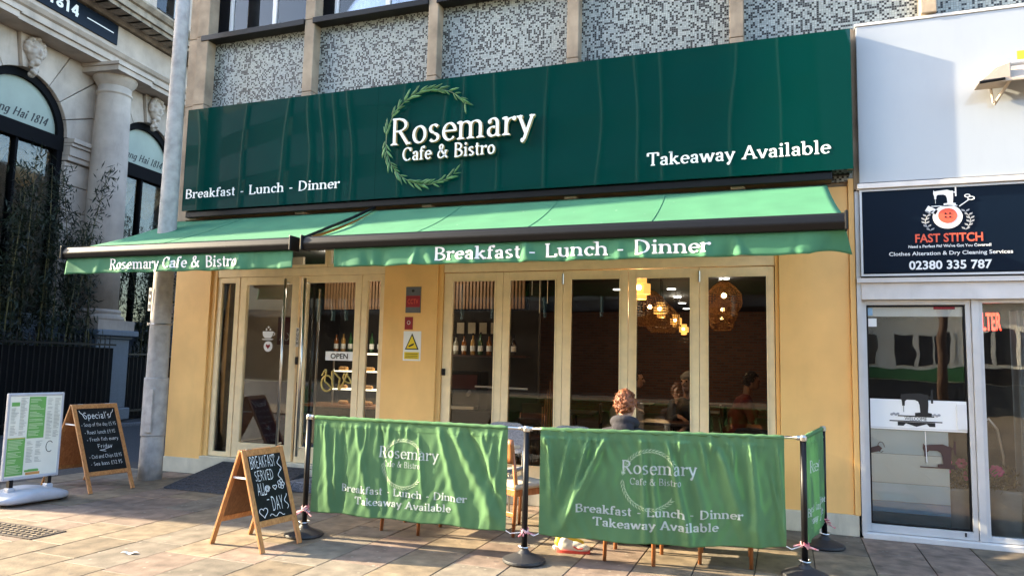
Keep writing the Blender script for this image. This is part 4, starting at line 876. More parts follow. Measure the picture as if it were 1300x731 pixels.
text_mb('Shang Hai', 1.75, .27, T=.15, t=.13, serif=False, x0=-5.6, z0=9.23, y0=-.702, depth=.003).build('name_lettering', 'whiteprint', bs); box('white_rule', 'whiteprint', bs, -2.42, -1.6, -.706, -.701, 9.34, 9.365)
box('passage_end_wall', 'bath_dark', bank, 9, 9.5, -5, 9, 0, 9)

def mk_railing(s0, s1, y, z1, label):
    rlg = thing('railing', label, 'railing', (-16.2, 6.2, 0), BAZ, local=True, group='black railings before the classical building')
    box('screen_board', 'blackmatt', rlg, s0, s1, y+.05, y+.08, .0, z1-.25)
    MB().box(s0, s1, y-.02, y+.02, z1-.2, z1-.16).box(s0, s1, y-.02, y+.02, .15, .2).build('rail', 'black', rlg)
    n_ = int((s1-s0)/.14)
    for k in range(n_):
        x = s0+.07+k*.14; MB().cyl((x, y, .05), (x, y, z1-.06), .011, n=6).cyl((x, y, z1-.06), (x, y, z1+.04), .02, .001, n=6).build('railing_bar', 'black', rlg)
mk_railing(-6.4, -1.95, -1.75, 1.95, 'black railing with boards left of the stone column pedestal')
mk_railing(-.5, 3.4, -.85, 1.75, 'black railing right of the stone column pedestal')

def bamboo(s_, y_, h, nculm, label, seed, wid=.55, leaves=1500):
    t = thing('bamboo_plant', label, 'plant', (0, 0, 0), 0, 'bamboos before the arched windows')
    rr = random.Random(seed); fol = MB(); d = Vector((math.cos(BAZ), math.sin(BAZ), 0)); nn = Vector((-d.y, d.x, 0)); O = Vector((-16.2, 6.2, 0)); b0 = O+d*s_+nn*y_
    t.location = b0; ORG[t.name] = b0.copy()
    culms = []
    for k in range(nculm):
        p = b0+d*rr.uniform(-wid, wid)*.6+nn*rr.uniform(-.2, .2); hh = h*rr.uniform(.65, 1.0); lx, ly = rr.uniform(-.6, .6), rr.uniform(-.35, .35)
        pts = [p+Vector((0, 0, hh*i/8))+d*lx*(i/8)**2+nn*ly*(i/8)**2 for i in range(9)]
        MB().tube(pts, [.022*(1-.75*i/8) for i in range(9)], 6).build('cane', 'bamboo_stem', t); culms.append(pts)
    for k in range(leaves):
        pts = rr.choice(culms); i = rr.uniform(1.5, 8); a = pts[int(i)] if int(i) < 8 else pts[8]; b = pts[min(8, int(i)+1)]; c = a.lerp(b, i % 1)
        off = Vector((rr.gauss(0, .11), rr.gauss(0, .11), rr.gauss(0, .09))); c = c+off; q = Vector((rr.uniform(-1, 1), rr.uniform(-1, 1), rr.uniform(-1.2, .3))).normalized()*rr.uniform(.06, .12); s2 = q.cross(Vector((rr.uniform(-1, 1), rr.uniform(-1, 1), 1))).normalized()*.015
        fol.add([c-q, c+s2, c+q, c-s2], [(0, 1, 2, 3)])
    fol.build('foliage', 'bamboo_leaf', t, kind='stuff', flip=False)
bamboo(-3.1, -1.1, 5.9, 12, 'tall bamboo filling the left arched window', 1, 1.3, 6500)
bamboo(-2.25, -1.2, 4.6, 4, 'thin bamboo leaning over the column beside the left arch', 2, .25, 550)
bamboo(-4.6, -1.1, 5.2, 9, 'dense bamboo at the left edge of the photo', 3, 1.0, 3500)
bamboo(.75, -.6, 5.6, 10, 'bamboo in the arch between column and lamp post', 4, 1.0, 5000)

# ================================================================== LAMP POST
lp = thing('lamp_post', 'tapering grey concrete lamp post at the corner of the cafe', 'lamp post', (-7.68, -.61, 0))
MB().lathe([(.145, 0), (.142, .3), (.135, 1.0), (.118, 3.0), (.095, 5.5), (.078, 8.0)], (-7.68, -.61, 0), 28).build('post', 'concrete', lp, smooth=True)
MB().lathe([(.1485, 0), (.148, .02), (.1475, .72), (.146, .74)], (-7.68, -.61, .55), 28).build('access_collar', 'concrete', lp, smooth=True)
MB().box(-7.66, -7.56, -.772, -.75, .6, 1.15).build('access_door', 'concrete', lp, bev=.01)
MB().tube([(-7.68+.138*math.cos(a*.3307), -.61+.138*math.sin(a*.3307), 1.98) for a in range(20)], .006, 6).build('metal_strap', 'steel', lp); box('strap_end', 'steel', lp, -7.86, -7.82, -.66, -.63, 1.965, 2.0)
MB().box(-7.78, -7.74, -.738, -.734, 2.15, 2.45).build('sticker', 'whiteprint', lp)
for z_ in (2.18, 2.27, 2.36): box('sticker_print', 'inkblack', lp, -7.772, -7.748, -.7405, -.7385, z_, z_+.05)

# ================================================================== BARRIERS
def post(x, y, label):
    p = thing('barrier_post', label, 'barrier post', (x, y, 0), group='posts of the cafe barrier')
    MB().lathe([(.0, .0), (.165, .0), (.175, .012), (.172, .03), (.12, .05), (.055, .075), (.032, .1), (.03, .12)], (x, y, 0), 32).build('base', 'rubber', p, smooth=False, bev=.003)
    MB().cyl((x, y, .10), (x, y, 1.04), .024, n=20).build('pole', 'black', p, smooth=True, bev=.0)
    MB().lathe([(.027, 0), (.03, .006), (.03, .03), (.02, .045)], (x, y, 1.035), 18).build('cap', 'steel', p)
    MB().tube([(x+.045*math.cos(a*.6283), y+.045*math.sin(a*.6283), .125+.004*math.sin(a*1.3)) for a in range(11)], .005, 6).build('ring', 'steel', p)
    rr = random.Random(int(x*50)); t = MB()
    for k in range(5): a = rr.uniform(0, 6); t.tube([(x+.03*math.cos(a+j*.9), y+.03*math.sin(a+j*.9), .235+.02*math.sin(j*2+k)+k*.006) for j in range(5)]+[(x+.1*math.cos(a), y+.06*math.sin(a), .2+rr.uniform(-.02, .05))], .006, 5)
    t.build('tied_tape', 'tape', p)
    return p
P1, P2, P3, P4 = Vector((-4.10, -2.29, 0)), Vector((-2.005, -2.263, 0)), Vector((.112, -1.74, 0)), Vector((.30, -.62, 0))
post(P1.x, P1.y, 'leftmost barrier post beside the breakfast chalkboard'); post(P2.x, P2.y, 'barrier post between the two wide green banners')
post(P3.x, P3.y, 'corner barrier post at the right end of the wide banners'); post(P4.x, P4.y, 'barrier post nearest the yellow wall at the back right')
def banner(pa, pb, a0, a1, label, seed, folds, texts, wr_c=None, sag=.0, amp=1.0, zt=1.055, zb=.225):
    d = (pb-pa); Ln = d.length; d.normalize(); nn = Vector((d.y, -d.x, 0))      # nn points to the street
    t = thing('barrier_banner', label, 'banner', (pa+d*Ln/2), group='green banners of the cafe barrier')
    rr = random.Random(seed); gath = [(rr.uniform(0, 1), rr.uniform(.006, .012), rr.uniform(.004, .008), rr.uniform(.05, .15)) for _ in range(34)]
    fine = [(rr.uniform(25, 70), rr.uniform(-1, 1), rr.uniform(0, 6)) for _ in range(5)]
    def off(u, v):
        f = .004
        for (uc, k, w_, a_, v0, v1) in folds:
            c = uc+k*v; e = max(0, min(1, (v-v0)/.12))*max(0, min(1, (v1-v)/.25)); f += a_*math.exp(-((u-c)/(w_*(.5+.8*v)))**2)*e
        for c, w_, a_, vl in gath: f += a_*math.exp(-((u-c)/w_)**2)*math.exp(-((v-.08)/vl)**2)*(1 if v > .07 else .35)
        for f_, k_, p_ in fine: f += .0006*math.sin(f_*(u*1.9+k_*v*.5)+p_+2*math.sin(v*5+p_))
        f += .012*math.sin(math.pi*u)*v
        f += .006*max(0, math.cos(v*90))*0
        return f*amp
    def pt(u, v, lift=0):
        s_ = a0+(a1-a0)*u; z = zt+(zb-zt)*v + sag*math.sin(math.pi*u)*v*(-1) + .012*abs(2*u-1)**4*v*0
        p = pa+d*s_+nn*(off(u, v)+lift); return (p.x, p.y, z+.006*math.sin(u*23+seed)*v*v)
    MB().grid(lambda u, v: pt(u, v), 230, 84).build('fabric', 'banner', t, smooth=True, solid=.0015)
    MB().tube([pa+d*(a0+(a1-a0)*j/60)+Vector((0, 0, zt+.004+.0015*math.sin(j*2.1)))-nn*.0 for j in range(61)], [.0165+.0022*math.sin(j*1.7+seed) for j in range(61)], 12).build('rail_sleeve', 'banner', t, smooth=True)
    # sleeve hem line and rail
    MB().grid(lambda u, v: pt(u, .082+v*.008, .004), 120, 1).build('hem_stitch', 'banner', t)
    p0, p1 = pa+Vector((0, 0, zt+.004)), pb+Vector((0, 0, zt+.004)); MB().cyl(p0+d*.02, p1-d*.02, .012, n=12).build('top_rail', 'steel', t, smooth=True)
    for q, e in ((p0, 1), (p1, -1)): MB().cyl(q+d*.015*e, q+d*.05*e, .019, n=12).build('rail_hook', 'steel', t)
    for uu, q, e in ((0, pa, 1), (1, pb, -1)):
        c = Vector(pt(uu, .995)); MB().tube([c, c-d*.04*e+Vector((0, 0, -.02)), q+d*.03*e+Vector((0, 0, .23))], .004, 5).build('corner_tie', 'white', t)
    W_, H_ = a1-a0, zt-zb
    for (s_, u0, u1, z0, h, T_, t_) in texts:
        def fn(x, z, dd, u0=u0, z0=z0):
            u = u0+x/W_; v = (zt-(z0+z))/H_; return pt(u, v, .0035+dd)
        words('lettering', 'bannerprint', t, s_, (u1-u0)*W_, h, T=T_, t=t_, fn=fn)
    if wr_c:
        mb = MB(); u0, z0, rad = wr_c
        for a in range(40, 320, 7):
            for sdd in (-1, 1):
                th = R(a); cx, cz = rad*math.cos(th), rad*math.sin(th); ta = th+math.pi/2*(-1 if a < 175 else 1)+sdd*.4
                pl_ = [(cx+l_*math.cos(ta)+w_*math.sin(ta), cz+l_*math.sin(ta)-w_*math.cos(ta)) for l_, w_ in ((0, 0), (.02, .004), (.045, 0), (.02, -.004))]
                mb.add([pt(u0+x/W_, (zt-(z0+z))/H_, .004) for x, z in pl_], [(0, 1, 2, 3)])
        mb.build('printed_wreath', 'textlight', t, kind='stuff')
    return t
# folds: (u at the top, slant, width, depth, from v, to v)
f1 = [(.06, .05, .018, .016, .05, 1.1), (.12, .02, .014, .014, .1, .9), (.17, .0, .02, -.012, .05, 1.1), (.23, .10, .018, .014, .1, 1.1), (.30, -.06, .012, .010, .1, .8), (.36, .06, .016, -.016, .0, 1.0), (.45, -.03, .012, .008, .1, .7),
      (.56, .05, .012, .014, .1, .8), (.66, .14, .022, .020, .0, 1.1), (.72, .26, .03, .022, .0, 1.1), (.80, .22, .028, -.02, .0, 1.1), (.86, .16, .02, .016, .05, 1.1), (.93, -.02, .02, .018, .1, 1.1), (.98, -.05, .014, .014, .0, 1.1)]
f2 = [(.03, .03, .014, .016, .05, .8), (.13, -.09, .014, .020, .05, .7), (.21, -.12, .016, .020, .05, .8), (.28, -.20, .02, .024, .05, 1.0), (.42, .02, .01, .012, .1, 1.1), (.46, .03, .012, .014, .2, 1.1), (.52, .10, .014, .022, .05, 1.1),
      (.60, .10, .022, .010, .3, .9), (.66, .08, .012, .014, .05, .5), (.72, .14, .026, .020, .1, 1.0), (.79, .02, .012, .014, .05, .5), (.86, .03, .02, .026, .05, 1.1), (.97, .03, .010, .014, .05, 1.1), (.92, .08, .01, .008, .3, 1.1)]
banner(P1, P2, .06, 1.935, 'green Rosemary banner on the left, in strong raking sun', 4, f1,
       [('Rosemary', .36, .67, .745, .095, .10, .035), ('Cafe & Bistro', .385, .58, .67, .05, .085, .035), ('Breakfast - Lunch - Dinner', .165, .815, .425, .062, .13, .05), ('Takeaway Available', .245, .74, .33, .062, .13, .05)], (.49, .70, .2), amp=1.15)
banner(P2, P3, .115, 2.035, 'green Rosemary banner on the right, with folds glowing in the sun', 9, f2,
       [('Rosemary', .34, .65, .745, .10, .10, .035), ('Cafe & Bistro', .375, .585, .665, .05, .085, .035), ('Breakfast - Lunch - Dinner', .15, .83, .43, .064, .13, .05), ('Takeaway Available', .225, .735, .335, .064, .13, .05)], (.46, .70, .22), sag=.03, amp=2.2)
f3 = [(.1, .05, .03, .02, 0, 1.1), (.3, -.03, .04, -.02, 0, 1.1), (.5, .05, .03, .025, 0, 1.1), (.7, 0, .03, -.02, 0, 1.1), (.88, 0, .02, .02, 0, 1.1)]
banner(P3, P4, .03, 1.10, 'narrow green end banner turned back towards the yellow wall', 12, f3,
       [('Rosemary', .30, .74, .745, .10, .10, .035), ('Breakfast - Lunch - Dinner', .08, .92, .43, .064, .13, .05), ('Takeaway Available', .15, .85, .335, .064, .13, .05)])

# ================================================================== CHALKBOARDS
def aboard(name_label, lx, ly, rz, wd, ht, spread, writer, wood, back):
    t = thing('chalkboard_sign', name_label, 'chalkboard', (lx, ly, 0), rz, local=True, group='wooden chalkboard signs on the pavement')
    th = math.atan2(spread/2, ht)
    for face, sg_ in (('front', -1), ('rear', 1)):
        def tr(mb, sg_=sg_):
            m_ = Matrix.Translation((0, 0, ht)) @ Matrix.Rotation(sg_*th, 4, 'X') @ Matrix.Translation((0, 0, -ht)); return mb.xf(m_)
        L_ = ht/math.cos(th); z0 = ht-L_; w2 = wd/2; y0, y1 = (-.022, -.001) if sg_ < 0 else (.001, .022)
        for q in (-1, 1): tr(MB().box(q*w2-(.045 if q > 0 else 0), q*w2+(.045 if q < 0 else 0), y0, y1, z0, ht)).build('leg', wood, t, bev=.003)
        tr(MB().box(-w2+.045, w2-.045, y0, y1, ht-.055, ht)).build('top_rail', wood, t, bev=.003)
        tr(MB().box(-w2+.045, w2-.045, y0, y1, z0+.2, z0+.25)).build('bottom_rail', wood, t, bev=.003)
        pb_ = tr(MB().box(-w2+.04, w2-.04, y0+.006, y1-.006, z0+.245, ht-.05)).build('chalk_panel' if sg_ < 0 else 'back_panel', 'chalkboard' if sg_ < 0 else back, t)
        if sg_ < 0:
            m_ = Matrix.Translation((0, 0, ht)) @ Matrix.Rotation(-th, 4, 'X') @ Matrix.Translation((0, 0, -ht))
            if True:
                def mp(x, z, dd, m_=m_): return tuple(m_ @ Vector((x, y0+.0045-dd, z)))
                writer(mp, pb_, z0+.25, ht-.055, w2-.05)
    for q in (-1, 1): MB().box(q*(wd/2-.02)-.004, q*(wd/2-.02)+.004, -math.tan(th)*.22, math.tan(th)*.22, ht-.23, ht-.215).build('stay', 'white', t)
    for q in (-.3, .3): MB().cyl((q*wd-.03, 0, ht+.004), (q*wd+.03, 0, ht+.004), .007, n=8).build('hinge', 'steel', t)
    return t
def chalk_text(mp, par, s_, x0, x1, z0, h, nm='chalk_writing', T=.06, tilt=0):
    def fn(x, z, dd): return mp(x0+x, z0+z+(x)*tilt, .001+dd)
    words(nm, 'chalk', par, s_, x1-x0, h, T=T, t=T*.85, fn=fn, jit=.012, serif=False)
def line(mp, par, pts, r_=.0028, nm='chalk_drawing'):
    MB().tube([mp(x, z, .001) for x, z in pts], r_, 5).build(nm, 'chalk', par)
def w_break(mp, par, z0, z1, w2):
    H_ = z1-z0; Z = lambda f: z0+f*H_
    chalk_text(mp, par, 'BREAKFAST', -w2+.01, w2-.07, Z(.80), .10); chalk_text(mp, par, 'SERVED', -w2+.035, w2-.12, Z(.60), .085); chalk_text(mp, par, 'ALL', -w2+.035, -w2+.13, Z(.38), .10)
    chalk_text(mp, par, 'DAY', -.02, w2-.07, Z(.12), .115); chalk_text(mp, par, '-', -.07, -.03, Z(.26), .06)
    line(mp, par, [(-.035+.03*math.cos(i*.55)*(1-i*.03), Z(.46)+.03*math.sin(i*.55)*(1-i*.03)) for i in range(26)])
    def heart(cx, cz, s_): line(mp, par, [(cx+s_*.062*16*math.sin(a)**3, cz+s_*.062*(13*math.cos(a)-5*math.cos(2*a)-2*math.cos(3*a)-math.cos(4*a))) for a in [i*.3 for i in range(22)]])
    heart(-.12, Z(.12), .045); heart(.05, Z(.47), .022)
    for k in range(5): line(mp, par, [(.125+.022*math.cos(k*1.257)+.016*math.cos(i*.8), Z(.50)+.026*math.sin(k*1.257)+.016*math.sin(i*.8)) for i in range(9)])
    for (cx, cz, q) in ((w2-.035, Z(.80), 1), (w2-.05, Z(.6), 1), (w2-.035, Z(.2), 1), (.02, Z(.05), 0)):
        line(mp, par, [(cx+(.018*math.sin(i*.9) if q else i*.018-.08), cz+(i*.014-.05 if q else .014*math.sin(i*1.3))) for i in range(10)])
def w_spec(mp, par, z0, z1, w2):
    H_ = z1-z0; Z = lambda f: z0+f*H_
    chalk_text(mp, par, "Special's", -w2+.06, w2-.07, Z(.83), .085, T=.06)
    for s_, f, a, b in (('- Soup of the day £5.95', .71, 0, 0), ('- Roast lunch £9.95', .585, .02, .03), ('- Fresh fish every', .47, .03, .01), ('Friday', .36, .14, .1), ('- Cod and Chips £8.95', .20, .02, .01), ('- Sea bass £12.95', .09, .02, .02)):
        chalk_text(mp, par, s_, -w2+.015+a, w2-.015-b, Z(f), .045, T=.055)
    for q in (-1, 1): line(mp, par, [(q*(w2-.02-.01*i), Z(.97)-.018*i-.01*math.sin(i*1.5)) for i in range(6)])
    line(mp, par, [(.02, Z(.30)), (-.05, Z(.325)), (.0, Z(.33)), (.1, Z(.37))])
aboard('small wooden chalkboard reading BREAKFAST SERVED ALL DAY', -4.29, -2.70, R(82), .46, .80, .58, w_break, 'pine', 'ply')
aboard("larger wooden chalkboard listing Special's, nearer the street lamp", -7.85, -1.37, R(80), .55, .97, .98, w_spec, 'pine', 'oak')

# ================================================================== MENU STAND
ms_ = thing('menu_stand', 'white and green menu board on a weighted grey plastic base', 'menu stand', (-7.60, -2.30, 0), R(82), local=True); ms_.scale = (.725, 1, 1.045)
fr_ = MB().frame(-.40, .40, .235, 1.10, -.022, .022, .032).build('board_frame', 'plastic', ms_, bev=.010)
mp_ = box('menu_sheet', 'menu', ms_, -.37, .37, -.014, .010, .264, 1.07)
box('green_column', 'greenprint', mp_, -.105, .135, -.0165, -.0145, .64, 1.06); box('green_column', 'greenprint', mp_, -.365, -.12, -.0165, -.0145, .28, .655); box('green_heading', 'greenprint', mp_, -.345, -.235, -.0165, -.0145, .97, 1.01)
box('gold_rule', 'gold', mp_, -.36, -.13, -.018, -.0167, .645, .652)
rr = random.Random(8); tl = MB(); tg = MB()
for (xa, xb, za, zb_, m_) in ((-.345, -.24, .68, .95, tg), (-.225, -.12, .68, 1.05, tg), (-.09, .12, .66, 1.04, tl), (.16, .25, .62, 1.04, tg), (.265, .355, .62, 1.04, tg), (-.35, -.135, .295, .63, tl), (-.095, .0, .40, .61, tg), (.03, .13, .40, .61, tg)):
    z_ = zb_
    while z_ > za:
        m_.box(xa, xa+(xb-xa)*rr.uniform(.45, .98), -.0192, -.0185, z_-.006, z_); z_ -= .0145 if rr.random() > .12 else .03
tg.build('menu_text', 'textgrey', mp_, kind='stuff'); tl.build('menu_text', 'textlight', mp_, kind='stuff')
MB().tube([(.235+.05*math.cos(R(a)), -.0175, .545+.055*math.sin(R(a))) for a in range(40, 320, 14)], .0035, 5).build('wreath_print', 'inkblack', mp_)
MB().box(-.10, .10, -.018, -.0155, .305, .325).box(-.05, .09, -.0185, -.0165, .315, .33).build('food_picture', 'greenprint', mp_); box('food_picture', 'pastry', mp_, -.08, .12, -.018, -.0155, .275, .30)
def basefn(u, v):
    x = -.56+1.12*u; a = 2*math.pi*v; h = .075+.07*math.sin(math.pi*min(1, max(0, u)))**1.5; ry = .26*(1-abs(2*u-1)**3*.35); ex = .6
    cy_, sz_ = math.cos(a), math.sin(a); tap = (1-abs(2*u-1)**8)
    return (x, ry*math.copysign(abs(cy_)**ex, cy_)*max(.02, tap), h/2+.012+h/2*math.copysign(abs(sz_)**ex, sz_)*max(.02, tap))
MB().grid(basefn, 28, 24).build('weighted_base', 'plastic', ms_, smooth=True)
for x in (-.27, .27): box('spring_post', 'black', ms_, x-.028, x+.028, -.03, .03, .11, .24, bev=.006); box('collar', 'plastic', ms_, x-.045, x+.045, -.05, .05, .10, .165, bev=.015); MB().ball((x*1.35, -.14, .012), (.035, .03, .012), 8, 5).build('foot', 'rubber', ms_)

# ================================================================== TABLES AND CHAIRS OUTSIDE
def woven_chair(x, y, rz, label, group='grey woven chairs outside the windows'):
    t = thing('woven_chair', label, 'chair', (x, y, 0), rz, group, local=True)      # sitter looks along -y
    def rr_(w_, z0, z1, r_, y_, th, n_=6):
        pts = []
        for cx, cz, a0 in ((w_/2-r_, z1-r_, 0), (-w_/2+r_, z1-r_, 90), (-w_/2+r_, z0+r_, 180), (w_/2-r_, z0+r_, 270)):
            pts += [(cx+r_*math.cos(R(a0+90*i/n_)), cz+r_*math.sin(R(a0+90*i/n_))) for i in range(n_+1)]
        return MB().prism(pts, y_, y_+th)
    rr_(.44, .60, .93, .09, .20, .018).build('backrest', 'weave', t, bev=.006); 
    MB().grid(lambda u, v: (-.21+.42*u, -.2+.4*v, .45+.012*math.cos(6.28*u)+.006*math.sin(v*6)), 10, 10).build('seat', 'weave', t, solid=.02, smooth=True)
    MB().tube([(-.2, .19, .0), (-.2, .2, .45), (-.19, .23, .85), (-.12, .235, .925), (.12, .235, .925), (.19, .23, .85), (.2, .2, .45), (.2, .19, 0)], .011).build('back_frame', 'steel', t, smooth=True)
    for q in (-1, 1): MB().tube([(q*.2, -.19, 0), (q*.2, -.2, .44), (q*.2, .19, .44)], .011).build('leg', 'steel', t, smooth=True)
    return t
woven_chair(-2.92, -.52, 0, 'grey woven chair behind the left banner, against the first window leaf')
woven_chair(-2.13, -.55, R(6), 'grey woven chair seen above the middle barrier post')
woven_chair(-.43, -.62, R(-4), 'grey woven chair under the window with the rattan lamps')
def wood_chair(x, y, rz, label, back=True):
    t = thing('wooden_chair', label, 'chair', (x, y, 0), rz, 'wooden chairs inside the barrier', local=True)
    for q in (-1, 1):
        MB().tube([(q*.20, -.19, 0), (q*.195, -.2, .43)], [.016, .021]).build('leg', 'oak', t, smooth=True); MB().tube([(q*.20, .22, 0), (q*.195, .19, .43), (q*.18, .24, .86)], [.016, .021, .015]).build('leg', 'oak', t, smooth=True)
        box('side_rail', 'oak', t, q*.195-.012, q*.195+.012, -.19, .19, .36, .42, bev=.003)
    box('front_rail', 'oak', t, -.19, .19, -.205, -.185, .36, .42, bev=.003); box('rear_rail', 'oak', t, -.19, .19, .185, .205, .36, .42, bev=.003); box('stretcher', 'oak', t, -.185, .185, .19, .21, .17, .21, bev=.003)
    MB().grid(lambda u, v: (-.22+.44*u, -.23+.44*v, .445+.02*math.sin(math.pi*u)*math.sin(math.pi*v)), 8, 8).build('seat', 'cushion', t, solid=.045, smooth=True)
    MB().grid(lambda u, v: (-.2+.4*u, .235+.03*math.sin(math.pi*u)+.012*v, .66+.22*v), 10, 4).build('backrest', 'oak', t, solid=.018, smooth=True)
    return t
wood_chair(-3.37, -1.60, R(176), 'wooden chair hidden but for its legs behind the left banner')
wood_chair(-2.44, -1.22, R(150), 'wooden chair with beige seat showing between the two banners')
wood_chair(-1.22, -1.72, R(180), 'wooden chair the ginger haired customer sits on')
wood_chair(-.50, -1.47, R(184), 'wooden chair behind the right end of the right banner')
def table(x, y, label):
    t = thing('cafe_table', label, 'table', (x, y, 0), 0, 'tables inside the barrier')
    box('table_top', 'cushion', t, x-.35, x+.35, y-.33, y+.33, .71, .74, bev=.01); MB().cyl((x, y, .04), (x, y, .71), .03).build('pedestal', 'black', t); MB().lathe([(.24, 0), (.24, .01), (.04, .04)], (x, y, 0), 24).build('base', 'black', t)
table(-2.95, -1.05, 'square cafe table behind the left banner'); table(-1.18, -1.05, 'square cafe table in front of the ginger haired customer')
cup = thing('paper_cup', 'white cup on the table beside the seated customer', 'cup', (-1.42, -1.28, .74)); MB().lathe([(.028, 0), (.038, .12), (.041, .122), (.041, .13), (.035, .13)], (-1.42, -1.28, .742), 18).build('cup_body', 'whiteprint', cup, smooth=True)
mc = thing('menu_card', 'white folded card standing on the table left of the customer', 'card', (-1.50, -1.2, .742)); MB().box(-1.56, -1.44, -1.2, -1.195, .742, .96).build('card_face', 'paper', mc); MB().box(-1.56, -1.44, -1.17, -1.165, .742, .95).build('card_face', 'paper', mc)
for i, (x, y, a) in enumerate(((-1.72, -1.80, .2), (-1.80, -1.66, .6))):
    t = thing('trainer_shoe', ['white trainer with red sole lying under the right banner', 'yellow trainer lying behind the white one'][i], 'shoe', (x, y, 0), a, local=True)
    up = MB().ball((-.06, 0, .055), (.075, .042, .055), 12, 8).ball((.05, 0, .04), (.09, .045, .038), 12, 8).ball((-.08, 0, .08), (.045, .036, .045), 10, 7).ball((.0, 0, .05), (.09, .04, .045), 12, 8)
    up.build('upper', ('shoe_white', 'shoe_yellow')[i], t, remesh=.007); MB().grid(lambda u, v: (-.14+.28*u, (.045-.02*abs(2*u-1)**4)*(2*v-1), .012), 12, 4).build('sole', ('shoe_sole', 'whiteprint')[i], t, solid=.022); MB().tube([(.0, -.042, .06), (.04, -.045, .04), (.08, -.04, .045)], .006, 5).build('side_stripe', ('shoe_sole', 'inkblack')[i], t)

# ================================================================== PEOPLE
def limb(mb, a, b, ra, rb): a, b = Vector(a), Vector(b); mb.cyl(a, b, ra, rb, 14); mb.ball(a, ra, 12, 8); mb.ball(b, rb, 12, 8)
def person(x, y, rz, label, top, hair, skin='skin', lean=.12, seat=.46, hands=(-.34, .76), turn=0.0, hood=False, hat=None, legs=True):
    """seated figure in a local frame: looks along -y, hips over the origin"""
    t = thing('person', label, 'person', (x, y, 0), rz, local=True); hz = seat+.09; b = MB(); cl = MB(); tr = MB()
    sh = Vector((0, -lean*.55, hz+.45)); nk = Vector((0, -lean*.62, hz+.55)); hd = Vector((0, -lean*.8-.015, hz+.70)); rt = Matrix.Translation(hd) @ Matrix.Rotation(turn, 4, 'Z') @ Matrix.Translation(-hd)
    b.ball((0, 0, hz+.02), (.16, .12, .11), 14, 10); b.ball((0, -lean*.2, hz+.2), (.14, .10, .16), 14, 10); b.ball((0, -lean*.45, hz+.36), (.165, .11, .13), 14, 10)
    limb(b, nk-Vector((0, 0, .06)), nk+Vector((0, -.01, .09)), .058, .052)
    hb = MB(); hb.ball(hd, (.075, .095, .112), 20, 14).ball(hd+Vector((0, -.025, -.06)), (.055, .065, .06), 14, 10).ball(hd+Vector((0, .03, .02)), (.074, .078, .09), 14, 10)
    hb.cyl(hd+Vector((0, -.088, .01)), hd+Vector((0, -.112, -.028)), .009, .015, 8).ball(hd+Vector((0, -.108, -.03)), .015, 8, 6).ball(hd+Vector((0, -.083, -.065)), (.026, .014, .008), 8, 6).ball(hd+Vector((0, -.083, -.078)), (.022, .014, .008), 8, 6)
    for q in (-1, 1): hb.ball(hd+Vector((q*.032, -.083, .028)), (.024, .014, .007), 8, 6).ball(hd+Vector((q*.079, .005, -.012)), (.010, .022, .034), 8, 6)
    b.v += [] ; hb.xf(rt); b.add(hb.v, hb.f)
    for q in (-1, 1):
        s_ = sh+Vector((q*.17, 0, -.02)); el = Vector((q*.23, -.12-lean*.4, hz+.19)); hw = Vector((q*.12, hands[0]+.06, hands[1]+.04)); limb(b, s_, el, .048, .038); limb(b, el, hw, .038, .026); limb(b, sh+Vector((q*.05, 0, .03)), s_, .05, .05)
        d = (Vector((q*.02, hands[0]-.04, hands[1]))-hw).normalized(); sd_ = d.cross(Vector((0, 0, 1))).normalized(); pm = hw+d*.055
        b.ball(pm, (.038, .042, .016), 10, 8); limb(b, hw, pm, .024, .026)
        for k in range(4):
            f0 = pm+d*.03+sd_*(k-1.5)*.019; ln = (.055, .066, .06, .045)[k]; f1_ = f0+d*ln*.55+Vector((0, 0, -.002)); f2_ = f1_+d*ln*.4+Vector((0, 0, -.02)); limb(b, f0, f1_, .009, .0085); limb(b, f1_, f2_, .0085, .007)
        tb_ = hw+d*.03-sd_*q*.025; limb(b, tb_, tb_+d*.03-sd_*q*.025, .011, .010); limb(b, tb_+d*.03-sd_*q*.025, tb_+d*.055-sd_*q*.022, .010, .008)
        limb(cl, s_, el, .066, .056); limb(cl, el, el.lerp(hw, .88), .056, .042); limb(cl, sh+Vector((q*.03, .0, .0)), s_, .085, .07)
        hp = Vector((q*.09, -.02, hz-.0)); kn = Vector((q*.12, -.42, seat+.07)); an = Vector((q*.12, -.40, .09)); 
        limb(b, hp, kn, .075, .052); limb(b, kn, an, .05, .035); limb(b, an, an+Vector((0, -.1, -.04)), .035, .03); limb(tr, hp, kn, .09, .066); limb(tr, kn, an.lerp(kn, .08), .064, .052)
        MB().ball(an+Vector((0, -.06, -.045)), (.045, .125, .045), 12, 8).build('shoe', 'inkblack', t, smooth=True)
        e = MB().ball(rt @ (hd+Vector((q*.031, -.086, .012))), .011, 8, 6).build('eye', 'eye', t, smooth=True)
    b.build('body', skin, t, remesh=.008)
    cl.ball((0, -lean*.2, hz+.18), (.172, .135, .2), 16, 12).ball((0, -lean*.45, hz+.36), (.19, .14, .15), 16, 12).ball((0, 0, hz+.02), (.18, .145, .1), 16, 10)
    cl.build('jacket' if hood or top == 'blackjacket' else 'jumper', top, t, remesh=.012)
    tr.ball((0, 0, hz), (.175, .14, .1), 14, 10); tr.build('trousers', 'denim', t, remesh=.012)
    if hood:
        h = MB()
        for i in range(16):
            a = R(-40+i*17.3); c = nk+Vector((.088*math.cos(a), .02+.078*math.sin(a), .0+.03*math.sin(a))); h.ball(c, (.042, .042, .045), 9, 7)
        h.ball(nk+Vector((0, .095, -.05)), (.10, .05, .085), 12, 8); h.build('hood', top, t, remesh=.01)
    rr = random.Random(int(abs(x)*100)); h = MB()
